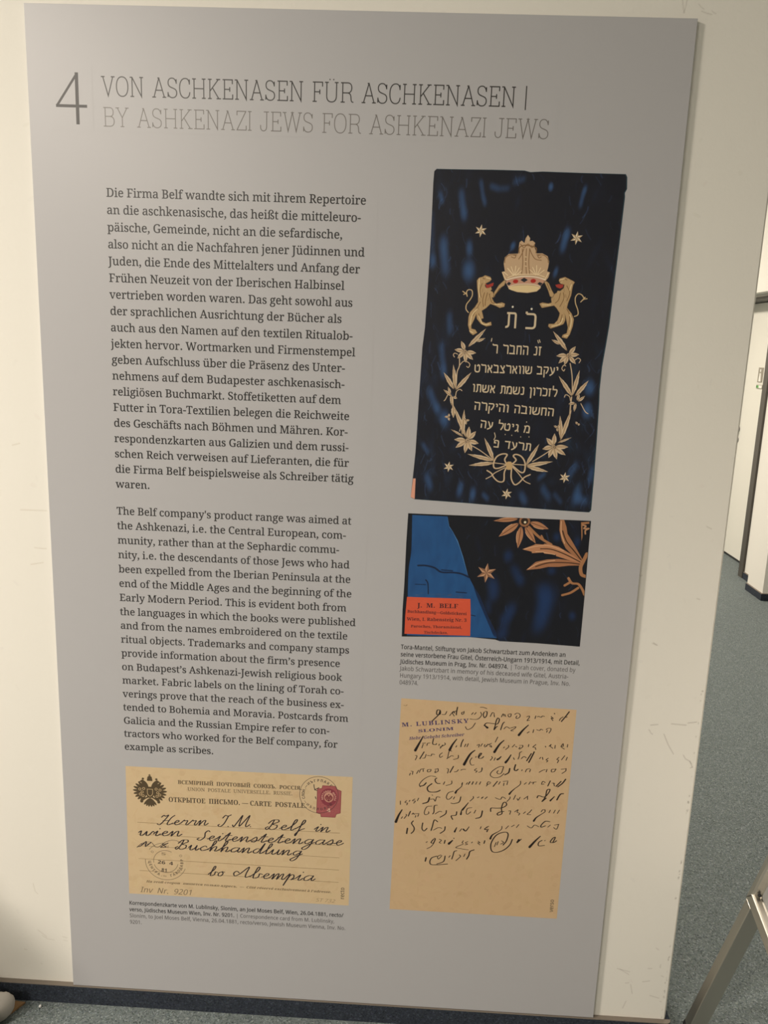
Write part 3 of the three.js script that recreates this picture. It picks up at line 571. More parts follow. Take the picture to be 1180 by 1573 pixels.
  for (const [t, a, b, h] of [['זנ החבר ר', [[877.2, 587]][0], [[971.4, 588.1]][0], 17], ['יעקב שווארצבארט', [[846, 624.1]][0], [[1005.9, 623.5]][0], 15.5], ['לזכרון נשמת אשתו', [[843.6, 661.3]][0], [[1006.9, 665]][0], 15.5], ['החשובה והיקרה', [[849, 695.5]][0], [[1003.4, 702.5]][0], 15.5], ['מ גיטל עה', [[863, 730]][0], [[959.5, 737]][0], 15], ['תרעד פ', [[890.5, 767]][0], [[964.4, 771.5]][0], 15]]) penLine(x, SQUARE, rev(t), a, b, h, 2.5, LET, 10);
  strokesOf(x, [
  [1, 875.4, 559.2, 874.6, 564.8],
  [1, 962.5, 559.8, 964.3, 564.6],
  [1, 965.4, 558.6, 967.3, 563.3],
  [1, 959.2, 743.6, 959.3, 744.4],
  [1, 943.1, 744.3, 943.1, 745],
  [1, 925.6, 741.9, 925.6, 742.6],
  [1, 912.7, 740.8, 912.8, 741.6],
  [1, 952.5, 714.9, 952.6, 715.7],
  [1, 891.7, 738.6, 893.8, 746.3, 891.4, 752.2]], 1.5, LET);
  // wreath: stems and tendrils, leaves, flowers, bow
  strokesOf(x, [
  [1.2, 815.6, 596.3, 816.5, 612.5, 813, 623.5, 812.4, 637.1, 811.9, 653.6],
  [1, 811.9, 591, 806.3, 589.2, 803.8, 592.6, 806.1, 596.6],
  [1, 816.5, 612.5, 823.6, 604.1, 831.9, 605.1, 836.3, 609.7, 833.9, 615.2, 830.3, 613.3],
  [1, 812.1, 671.5, 813.7, 661.8, 819.7, 657.4, 824, 660],
  [1.5, 806.7, 673, 808.3, 690.9, 810.1, 710.5],
  [1, 797.4, 667.9, 793, 677.7, 790.4, 680.6]], 1.6, GOLD);
  strokesOf(x, [
  [1, 1036, 593.7, 1041.1, 590.1, 1046.2, 593.3, 1043.9, 598.8],
  [1, 1019.3, 605.7, 1015.1, 604.5, 1012.2, 610.7, 1016, 615.3, 1017.7, 611.9],
  [1.2, 1027.1, 600.7, 1031, 615.4, 1033.7, 631.6, 1036, 658.8],
  [1, 1033.6, 671.2, 1030.8, 663.1, 1023.7, 660, 1021.4, 664.8],
  [1.5, 1035.1, 664.3, 1034.5, 682.2, 1034.7, 701.7],
  [1, 1053.9, 675.9, 1063.4, 690.7, 1069.3, 694.6]], 1.6, GOLD);
  strokesOf(x, [
  [1.2, 846.6, 764.4, 866.1, 774.5, 894.3, 793.8],
  [1, 823.6, 738.3, 828.1, 721.9, 833.2, 717.7],
  [1.2, 969.7, 792, 992.7, 776.1, 1006.6, 764.7],
  [1, 1019.5, 741.2, 1019.7, 727.8, 1015.4, 723.9]], 1.6, GOLD);
  const L = (q, w) => { for (let i = 0; i < q.length; i += 2) leaf(x, q[i], q[i + 1], w); };
  L([[831, 576.9], [863.7, 540.9], [811.4, 657.7], [804.7, 610.2], [808.6, 657.8], [786.9, 625.8], [811.5, 659.1], [840.6, 623.8]], 8); L([[846.1, 566.3], [863.4, 558.9], [805.2, 671.7], [787.9, 658.6], [802.2, 667.7], [796.6, 652.8], [803.6, 667.6], [805.5, 689.7], [808, 671.6], [815.8, 675.4]], 5); L([[808.9, 689.5], [810.2, 713.1]], 8);
  L([[1019.7, 577.5], [989.7, 541.2], [1036.2, 661.5], [1046.4, 612.2], [1036.3, 662.9], [1007.1, 624.5], [1041.7, 662], [1065.1, 631.1]], 8); L([[1005.2, 565.9], [988.2, 557.2], [1042.8, 675], [1030, 677.6], [1046.6, 670.7], [1048.7, 655.6], [1048.1, 672], [1060.8, 660.6], [1044.2, 674.9], [1042.2, 692.2]], 5.5);
  L([[837.8, 751.2], [807.3, 685.3], [829.4, 746.1], [830.6, 695.1], [894.3, 793.8], [872.6, 748.5], [894.3, 793.8], [840.9, 782.3], [895.9, 797.8], [844.9, 804.9], [956.9, 800.7], [980.5, 756.3], [956.9, 800.7], [1010, 790.3], [958.3, 802], [1002.2, 811.2], [1020.1, 749.3], [1037.6, 687.1], [1021.2, 746.5], [1016.1, 699.9]], 8); L([[832.3, 748.7], [805.9, 734.9], [1015.1, 753.5], [1042.2, 741.6], [800.7, 711.8], [792.6, 711.3], [800.7, 711.8], [801.6, 704.2], [800.7, 711.8], [803.2, 718.9], [834.5, 716.3], [828.8, 711.2], [834.5, 716.3], [842.5, 716], [834.5, 716.3], [836.3, 725.7], [1012.7, 724], [1005, 720.3], [1012.7, 724], [1017.5, 717.1], [1012.7, 724], [1013.9, 732], [1050.7, 715.8], [1046.2, 710.7], [1050.7, 715.8], [1056, 715.6]], 4);
  flower(x, [[826, 585.4]][0], [[817.4, 565.9], [805.3, 582.5], [811.7, 599.1], [828.6, 606.6], [842, 600.7], [847.4, 587.7]], 7.5);
  flower(x, [[1022.3, 584.8]][0], [[1035.2, 568.2], [999.4, 587.6], [1043.3, 583.3], [1004.6, 601.5], [1016.5, 604.5], [1038, 601.7]], 7.5);
  flower(x, [[840.2, 755.2]][0], [[841.9, 728.1], [855.8, 737], [862.6, 761], [850, 776.5], [836.2, 781.1], [817.3, 771], [813.7, 754.9]], 8.5);
  flower(x, [[1008.2, 761.1]][0], [[1008.3, 734.9], [993, 744.4], [986.7, 766.8], [1000.1, 783.9], [1016.3, 786], [1033.1, 777.1], [1037.1, 760.7]], 8.5);
  strokesOf(x, [
  [1.5, 919.5, 799, 915.1, 790.2, 919.1, 780.5, 909.6, 779.5, 899.2, 785.4, 894, 797.9, 895.7, 807.4, 904.7, 807.8, 919.1, 800.9],
  [1.5, 929.2, 799.2, 937.3, 790.6, 931.4, 782.7, 937, 779.2, 947.6, 783.4, 955.1, 795.3, 955, 811.8, 947.6, 814, 931.3, 801.8],
  [1.4, 919.5, 806.4, 916, 816.2, 915.8, 832.7, 906.4, 834.7, 897, 828, 890.5, 818.6, 882, 813.5],
  [1, 916.8, 806.5, 898.5, 816.9, 890.8, 824.1, 880.9, 830],
  [1.4, 929.7, 806, 930.3, 826.6, 937.4, 839, 945.8, 835.6, 955.8, 824.1, 966.8, 818.1],
  [1, 931.5, 804.5, 944.6, 817.7, 956.3, 831, 968.1, 836.5],
  [1, 895.9, 797.8, 917.7, 799.6],
  [1, 932.5, 799, 954.1, 799.5]], 1.9, GOLD);
  poly(x, [[918.3, 796.9], [921.3, 794], [927.3, 793.8], [930.2, 796.9], [930.4, 808.7], [927.3, 810.2], [921.9, 810.4], [919, 807.8]], '#c9a878');
});

// ---- detail photograph with the orange fabric label
const BRONZE = ['#b5805c', '#5e3822', '#e0b48e'];
const detail = sheet(726, 900, 1098, 1176, 3.6, '#080a18', (x) => {
  velvet(x, 726, 900, 1098, 1176, 60, ['20,40,92', '4,4,12', '14,24,56'], 40);
  for (const s of [
  [5, 904.3, 1037.2, 911.5, 1057.3, 909, 1080],
  [4, 947.2, 1008.8, 958.3, 1028.6, 967.1, 1042.4],
  [6, 1006.3, 1046.6, 1012.2, 1072.9, 1010.6, 1103.9, 1002, 1145.8],
  [7, 1022.3, 1052, 1022.7, 1082.6, 1009, 1135.1],
  [5, 935.7, 1128.3, 944.1, 1107.2, 952.5, 1086.1],
  [5, 927.8, 1158, 940.3, 1138.5],
  [4, 933.6, 979.3, 936.5, 993.2],
  [3, 1026.8, 937.2, 1031.6, 948.8],
  [3, 1019.1, 1011.5, 1030.9, 1013],
  [3, 1071, 1100.9, 1075.8, 1111],
  [3, 1068.9, 959.1, 1071, 939.1],
  [3, 899.5, 1084.6, 904.9, 1109.1]]) { const p = pairs(s); for (let i = 0; i < p.length - 1; i++) for (let k = 0; k < 6; k++) blob(x, p[i][0] + (p[i + 1][0] - p[i][0]) * k / 6, p[i][1] + (p[i + 1][1] - p[i][1]) * k / 6, 3.4 * s[0], 4.2 * s[0], 0.2, '22,58,112', 0.2); }
  const lining = [[725.3, 905.9], [808.7, 906.7], [813.3, 928.7], [820.8, 939.1], [832.3, 958.3], [844.5, 990.2], [856.3, 1027.9], [869.1, 1051.1], [882.6, 1070.8], [900.9, 1110.7], [921.1, 1149.1], [924, 1165.9], [725.5, 1170.3]];
  poly(x, lining, '#1d5089');
  x.save(); x.beginPath(); lining.forEach((p, i) => (i ? x.lineTo(...p) : x.moveTo(...p))); x.clip();
  for (let i = 0; i < 260; i++) blob(x, rr(726, 900), rr(900, 1176), rr(4, 12), rr(10, 30), rr(-0.3, 0.3), rnd() < 0.5 ? '14,46,92' : '36,100,160', 0.14);
  strokesOf(x, [
  [3, 754.4, 1013.5, 770.2, 1012.8, 788, 1016.5, 802.5, 1025, 825.4, 1024.8, 843.1, 1026.7, 859.3, 1033.3],
  [2, 802.3, 1020.4, 825.2, 1021.2],
  [2, 771.6, 1042.9, 776.4, 1050.1, 778.3, 1072.1],
  [1.5, 750.9, 1053.1, 772.1, 1053],
  [2, 834.6, 1065.7, 855.9, 1066.5],
  [1.5, 867.4, 1113.3, 876.4, 1114.7]], 1.3, 'rgba(8,26,58,0.7)');
  strokesOf(x, [
  [3, 810.7, 911, 814.2, 928.7, 822.6, 940.8, 836.4, 968.9, 846.7, 997.4, 856.2, 1026.1]], 0.9, 'rgba(90,140,190,0.6)');
  strokesOf(x, [
  [14, 729.7, 905.7, 731.1, 981, 727.4, 1021.2, 727.8, 1072.7, 729.8, 1166.3]], 1.2, 'rgba(4,8,22,0.85)');
  strokesOf(x, [
  [8, 871.5, 1032.7, 884.2, 1068.8, 904.6, 1112.4, 923, 1150.8]], 2, 'rgba(10,30,66,0.55)');
  x.restore();
  strokesOf(x, [
  [5, 728.9, 1166, 789.9, 1165.2, 843.5, 1164.3, 897.1, 1163.1, 923.8, 1163.1],
  [3, 730.3, 907.8, 812.2, 907.8, 902.9, 907.8]], 1.1, 'rgba(3,4,10,0.9)');
  poly(x, [[735.2, 1080.7], [864.5, 1079], [867.3, 1118], [868.6, 1158.3], [733.2, 1160.5], [733.3, 1120.9]], '#d9573a');
  for (let i = 0; i < 200; i++) blob(x, rr(738, 850), rr(1070, 1160), rr(3, 9), rr(1, 3), rr(-0.2, 0.2), rnd() < 0.5 ? '190,60,36' : '236,120,90', 0.12);
  const T = (t, p, size, style = '') => typeLine(x, t, p[0], p[1], size, 'serif', style, '#2a1420');
  T('J.  M.  BELF', [[757.5, 1102.1], [840.7, 1100.3]], 13, 'bold'); T('Buchhandlung—Goldstickerei', [[737.2, 1114.3], [858.9, 1113.9]], 8.4, 'bold'); T('Wien, I. Rabensteig Nr. 3', [[736.8, 1131.2], [859.7, 1128.1]], 9.6, 'bold');
  T('Paroches, Thoramäntel,', [[745.6, 1145.9], [851.3, 1143.7]], 7.6, 'bold'); T('Tischdecken.', [[773.4, 1158], [823.1, 1156.7]], 7.6, 'bold'); T('∴', [[745.5, 1155.7], [751.4, 1155.4]], 7); T('∴', [[846.9, 1154.7], [852.8, 1154.4]], 7);
  star(x, [[893.7, 1022.5]][0], 21, 0.08, ['#c99a78', '#8a6248']);
  // flower, stem and leaves cut by the picture's edges
  for (const [a, b, w] of [[[[949.9, 908]][0], [[900.4, 914.2]][0], 9], [[[951.5, 916.8]][0], [[913.1, 946.3]][0], 14], [[[956.7, 922.5]][0], [[953.1, 968.4]][0], 13], [[[964.4, 923.2]][0], [[988, 956.8]][0], 12], [[[973.3, 913.9]][0], [[1011.6, 926]][0], 13]]) leaf(x, a, b, w, BRONZE, 0);
  x.fillStyle = '#9a6a48'; x.beginPath(); x.arc(...[[962.7, 912.4]][0], 11, 0, 6.3); x.fill(); x.fillStyle = '#2c1c12'; x.beginPath(); x.arc(...[[962.7, 912.4]][0], 7, 0, 6.3); x.fill(); x.fillStyle = '#e8d9b8'; x.beginPath(); x.arc(...[[963.8, 914.3]][0], 2.6, 0, 6.3); x.fill();
  strokesOf(x, [
  [1.2, 972.1, 923.8, 990.6, 940.8, 1004.8, 950.1, 1018.8, 957.4],
  [0.8, 998.3, 940.4, 1002.7, 948.2]], 4.4, '#a8764f');
  poly(x, [[961.9, 970], [984.4, 960], [988, 957.8], [1003.5, 958.1], [1005.3, 956.4], [1014.9, 956.6], [1034.5, 961.6], [1054.6, 972.7], [1084.8, 988.3], [1081.4, 993.5], [1051.9, 986.8], [1030.3, 980.8], [1030, 977.8], [1006.8, 976.9], [1004.7, 974.4], [981.8, 977.1], [981.5, 974.1]], '#bd8560');
  poly(x, [[972.7, 1012.7], [990.8, 994.7], [1013.5, 988.6], [1036.5, 986.5], [1059.8, 988.5], [1081.3, 992.5], [1079.9, 998.2], [1056.9, 999.7], [1037.8, 1003], [1016.6, 1004], [999.6, 1008.8]], '#a87250');
  poly(x, [[1032.3, 905.3], [1040.6, 906], [1046.5, 920.5], [1049.5, 934.1], [1060.4, 949.5], [1069.2, 963], [1084.7, 987.3], [1077, 986.7], [1060.6, 975.4], [1048.2, 964], [1039.2, 948.5], [1032.7, 927]], '#a5724f');
  strokesOf(x, [
  [1, 998.4, 967.3, 1019.6, 967.3, 1047.2, 976, 1079.2, 990.6],
  [1, 991.5, 1004.7, 1017.9, 995.5, 1056.4, 993.7, 1079.7, 995.6],
  [1, 1039.5, 928.7, 1048.9, 950, 1065.9, 969.2, 1080.8, 986.5]], 2.2, '#3d2415');
  strokesOf(x, [
  [1, 965.8, 969.4, 988.4, 962.8, 1015.2, 960.5, 1044.7, 969.2],
  [1, 976.4, 1010.5, 998.6, 996.4, 1029, 989.9],
  [1, 1035.1, 909.1, 1037, 932.7, 1045.4, 954.2],
  [1, 1004.7, 974, 1028.1, 977.9],
  [1, 989.2, 973.7, 1004.6, 973.6]], 1.4, '#e2b690');
  strokesOf(x, [
  [1.4, 1091.3, 974, 1085, 990.3, 1081.2, 1002.5, 1084.3, 1016.5, 1092.4, 1020.2],
  [1, 1059, 1025.8, 1066.6, 1035.6, 1079.3, 1037, 1087.9, 1046.8, 1093.8, 1058.7],
  [1, 1052.5, 1041.3, 1063.5, 1033.7],
  [1, 1049.3, 1061.9, 1065.4, 1056, 1080, 1045.1]], 5, '#a8764f');
  poly(x, [[1074.2, 909.4], [1090.3, 907.7], [1090.6, 911.6], [1077.5, 914.1], [1079.6, 938.7], [1078.4, 947.7]], '#a8764f'); strokesOf(x, [
  [1, 1078.5, 915.1, 1084.4, 916.8, 1081, 921.9, 1090.5, 921.4, 1084.2, 925.7, 1084.8, 932.6]], 3, '#b98a66');
  x.strokeStyle = '#05060c'; x.lineWidth = 1.4; x.beginPath(); x.moveTo(...[[1092.9, 905.6]][0]); x.lineTo(...[[1094.9, 1170.4]][0]); x.stroke();
});
const DETAIL_OUTLINE = [[730.3, 906.2], [912.8, 906], [1093.7, 905.7], [1093.6, 953.4], [1094.4, 1067.4], [1094, 1170.2], [1004.5, 1167.3], [929.8, 1166.7], [920.3, 1163.7], [865.9, 1160.9], [728, 1166.7], [727.2, 1108.8], [728.5, 1058.1], [728.8, 1021.5], [728.9, 970.1]];

// ---- postcard, address side
const CARD = [[140, 1494], [635.4, 1491], [635, 1806], [139, 1808]];
const PRINTED = '#4a3c2c', PEN = '#1e1620';
function eagle(x, [cx, cy], s, color, lines) {        // double-headed eagle with crown, wings, shield and tail
  x.save(); x.translate(cx, cy); x.scale(s, s); x.fillStyle = color; x.strokeStyle = color; x.lineWidth = 0.9;
  for (const m of [-1, 1]) {
    x.save(); x.scale(m, 1);
    for (let k = 0; k < 9; k++) { const a = -1.15 + k * 0.27, r = 18.5 - Math.abs(k - 3.5) * 0.5; x.save(); x.translate(3.5, 1); x.rotate(a); x.beginPath(); x.ellipse(r * 0.55, 0, r * 0.46, 1.9, 0, 0, 6.3); x.fill(); x.restore(); }
    x.beginPath(); x.moveTo(1, -2); x.quadraticCurveTo(2, -11, 7, -14); x.quadraticCurveTo(10, -16.5, 12, -13.6); x.lineTo(14, -12.4); x.lineTo(11, -11.6); x.quadraticCurveTo(9, -11, 7, -5); x.closePath(); x.fill();
    x.beginPath(); x.arc(8.6, -16.6, 1.5, 0, 6.3); x.fill();
    x.beginPath(); x.moveTo(3, 9); x.quadraticCurveTo(8, 11, 11, 15); x.lineWidth = 2; x.stroke(); x.beginPath(); x.arc(11, 15, 2, 0, 6.3); x.fill();
    for (const a of [0.15, 0.42, 0.7]) { x.save(); x.translate(0, 10); x.rotate(Math.PI / 2 - a); x.beginPath(); x.ellipse(6.4, 0, 6, 1.6, 0, 0, 6.3); x.fill(); x.restore(); }
    x.restore();
  }
  x.beginPath(); x.ellipse(0, 2, 5.4, 8, 0, 0, 6.3); x.fill();
  x.beginPath(); x.arc(0, -18, 3, 0, 6.3); x.fill(); x.fillRect(-3.4, -17, 6.8, 3); x.fillRect(-0.5, -23.4, 1, 4); x.fillRect(-1.6, -22.4, 3.2, 1);
  x.strokeStyle = lines; x.lineWidth = 0.7; x.beginPath(); x.moveTo(-3.4, -2.5); x.lineTo(3.4, -2.5); x.lineTo(3.4, 3); x.quadraticCurveTo(3, 6, 0, 7.4); x.quadraticCurveTo(-3, 6, -3.4, 3); x.closePath(); x.stroke();
  for (const m of [-1, 1]) for (const [a, b] of [[8, -3], [10, 2], [9, 7], [13, -2], [12.5, 5]]) { x.beginPath(); x.arc(a * m, b, 1.5, 0, 6.3); x.stroke(); }
  x.restore();
}
function arcText(x, text, [cx, cy], r, a0, a1, size, color, style = 'bold') {
  [...text].forEach((ch, i, all) => { const a = a0 + (a1 - a0) * i / (all.length - 1); x.save(); x.translate(cx + Math.cos(a) * r, cy + Math.sin(a) * r); x.rotate(a + (a1 > a0 ? Math.PI / 2 : -Math.PI / 2)); x.fillStyle = color; x.font = `${style} ${size}px sans-serif`; x.textAlign = 'center'; x.fillText(ch, 0, size * 0.35); x.restore(); });
}
function paperAge(x, x0, y0, x1, y1, n) { for (let i = 0; i < n; i++) { x.fillStyle = `rgba(${rnd() < 0.6 ? '150,104,56' : '240,220,180'},${rr(0.01, 0.05)})`; x.beginPath(); x.ellipse(rr(x0, x1), rr(y0, y1), rr(1, 16), rr(1, 8), rnd() * 3, 0, 6.3); x.fill(); } }
const postcard = sheet(138, 1488, 638, 1810, 4, '#d6bd97', (x) => {
  paperAge(x, 138, 1488, 638, 1810, 900);
  eagle(x, [[192.4, 1550.5]][0], 1.72, '#54452f', '#cdb186');
  const T = (t, p, size, style = '', c = PRINTED) => typeLine(x, t, p[0], p[1], size, 'serif', style, c);
  T('ВСЕМІРНЫЙ  ПОЧТОВЫЙ  СОЮЗЪ.  РОССІЯ.', [[254.1, 1529.4], [526.2, 1527.7]], 12.5, 'bold'); T('UNION  POSTALE  UNIVERSELLE.  RUSSIE.', [[275.5, 1544.7], [506.3, 1541.9]], 11.5); T('ОТКРЫТОЕ  ПИСЬМО. — CARTE  POSTALE.', [[232.9, 1574], [537.4, 1570.8]], 16, 'bold', '#3a2e22');
  x.strokeStyle = 'rgba(110,84,50,0.75)'; x.lineWidth = 0.8;
  for (const [a, b] of [[[162.7, 1628.4], [610.6, 1627.3]], [[163.3, 1657.3], [610.5, 1658.1]], [[162.5, 1685.9], [611.2, 1688]], [[163.1, 1718.3], [611, 1718.2]], [[164.6, 1748.2], [610.8, 1749.2]]]) { x.beginPath(); x.moveTo(...a); x.lineTo(...b); x.stroke(); }
  T('На этой сторонѣ пишется только адресъ.  —  Côté réservé exclusivement à l’adresse.', [[178.1, 1777.1], [595.6, 1777.1]], 7.5, 'italic bold', '#5c4a34');
  // handwriting
  const S = (t, p, xh, w = 1.7) => scriptLine(x, t, p[0], p[1], xh, w * 1.25, PEN);
  S('Herrn', [[206, 1631.8], [318.8, 1625.8]], 11, 1.7); S('I.M.', [[339.1, 1627.8], [420.3, 1623.8]], 13); S('Belf', [[445.8, 1628.4], [531.3, 1625.6]], 11.5, 1.8); S('in', [[552.7, 1625.5], [587.5, 1626.6]], 11);
  S('wien', [[162, 1660.9], [259.8, 1656.3]], 11, 1.9); S('Seitenstetengase', [[294.4, 1664.1], [617.4, 1656.6]], 11.5, 1.8);
  S('N 8', [[160, 1690.8], [226.1, 1686.6]], 9, 1.7); S('Buchhandlung', [[244.8, 1689.5], [527.6, 1688.2]], 11.5, 1.8); S('bo', [[317.9, 1751], [352.4, 1750.3]], 11); S('Abempia', [[372.6, 1751.6], [556.6, 1749.1]], 13, 1.8);
  inkStroke(x, [[160, 1690.8], [172.1, 1679.6], [191, 1675.8], [204.9, 1687.9], [224, 1673.7], [242.9, 1667.3], [261.5, 1673.9]], 1.1, PEN);
  typeLine(x, 'Inv  Nr.  9201', ...[[163.8, 1802.5], [282.2, 1803]], 19, 'sans-serif', 'italic', 'rgba(90,74,56,0.75)'); typeLine(x, 'ST 732', ...[[560.4, 1800.6], [603.9, 1801.4]], 12, 'sans-serif', 'italic', 'rgba(110,90,66,0.5)');
  x.save(); x.translate(...[[624.4, 1791.2]][0]); x.rotate(-Math.PI / 2); x.fillStyle = INK; x.font = '13px sans-serif'; x.fillText('recto', 0, 0); x.restore();
  // imprinted stamp
  const st = [[570.9, 1515], [599.4, 1515.2], [600.7, 1521.7], [611.4, 1525.9], [610.9, 1578.6], [602.1, 1581.6], [599.6, 1589.6], [568.8, 1590], [567.8, 1583.2], [558.8, 1581.3], [559.7, 1522.9], [569.2, 1522.3]];
  poly(x, st, '#a85a5c'); x.strokeStyle = '#7a3038'; x.lineWidth = 1; x.beginPath(); st.forEach((p, i) => (i ? x.lineTo(...p) : x.moveTo(...p))); x.closePath(); x.stroke();
  for (let i = 0; i < 260; i++) { x.fillStyle = `rgba(${rnd() < 0.5 ? '120,40,50' : '214,160,140'},0.5)`; const a = rnd() * 6.3, r = 20 * Math.sqrt(rnd()), q = [[584.9, 1551.9]][0]; x.fillRect(q[0] + Math.cos(a) * r * 1.1, q[1] + Math.sin(a) * r * 1.6, 0.8, 0.8); }
  const so = [[584.7, 1542.1]][0]; x.fillStyle = '#8c3c48'; x.beginPath(); x.ellipse(so[0], so[1], 18.5, 21, 0, 0, 6.3); x.fill();
  x.fillStyle = '#cf9a86'; x.beginPath(); x.ellipse(so[0], so[1], 10.4, 12, 0, 0, 6.3); x.fill(); eagle(x, [so[0], so[1] + 1], 0.42, '#7a3038', '#cf9a86');
  arcText(x, 'ПОЧТОВАЯ МАРКА', so, 14.4, -3.5, 0.4, 5.4, '#e0b49c'); typeLine(x, '4', ...[[580.8, 1577.4], [589.7, 1577.4]], 12, 'serif', 'bold', '#e8c4ac');
  // postmarks
  const pm = [[563.3, 1537.8]][0]; x.strokeStyle = 'rgba(50,40,44,0.8)'; x.lineWidth = 1; x.beginPath(); x.ellipse(pm[0], pm[1], 42, 43.5, 0, 0, 6.3); x.stroke();
  arcText(x, 'СЛОН.—', pm, 34.5, -3.6 + 0.2, -2.55, 8.6, 'rgba(46,38,42,0.8)'); arcText(x, 'ИЪГРПАКГ', pm, 34.5, -2.3, -0.75, 8.6, 'rgba(46,38,42,0.8)'); arcText(x, '—ИЪПЛОВОЙ', pm, 34.5, -3.7, -5.6, 8, 'rgba(46,38,42,0.65)');
  strokesOf(x, [
  [1, 551.8, 1513.7, 554.2, 1524.5, 563, 1520.3],
  [1, 553.1, 1525.7, 558.7, 1527.8],
  [1, 555.6, 1542.7, 556.8, 1547.5]], 1.6, 'rgba(46,38,42,0.85)');
  const p2 = [[224.1, 1721.9]][0]; x.strokeStyle = 'rgba(70,58,46,0.6)'; x.lineWidth = 1.2; for (const [r, a, b] of [[27.5, 0.2, 2.8], [27.5, 3.0, 5.2], [46, 0.35, 3.2], [46, 3.8, 4.6]]) { x.beginPath(); x.arc(p2[0], p2[1], r, a, b); x.stroke(); }
  arcText(x, 'ЦЕНТРА.— ГАВОДАВР', p2, 36.5, 3.05, -0.15, 9, 'rgba(60,48,38,0.75)'); arcText(x, 'О  М  О', p2, 37, -2.5, -0.45, 9, 'rgba(90,74,56,0.45)');
  typeLine(x, '26  4', ...[[205, 1728.1], [240.3, 1730.4]], 12, 'sans-serif', 'bold', 'rgba(46,38,34,0.85)'); typeLine(x, '81', ...[[213.1, 1747.6], [226.9, 1748.7]], 12, 'sans-serif', 'bold', 'rgba(46,38,34,0.85)'); typeLine(x, 'S', ...[[213.3, 1706.5], [225.5, 1706.4]], 9, 'sans-serif', 'bold', 'rgba(80,66,50,0.5)');
});

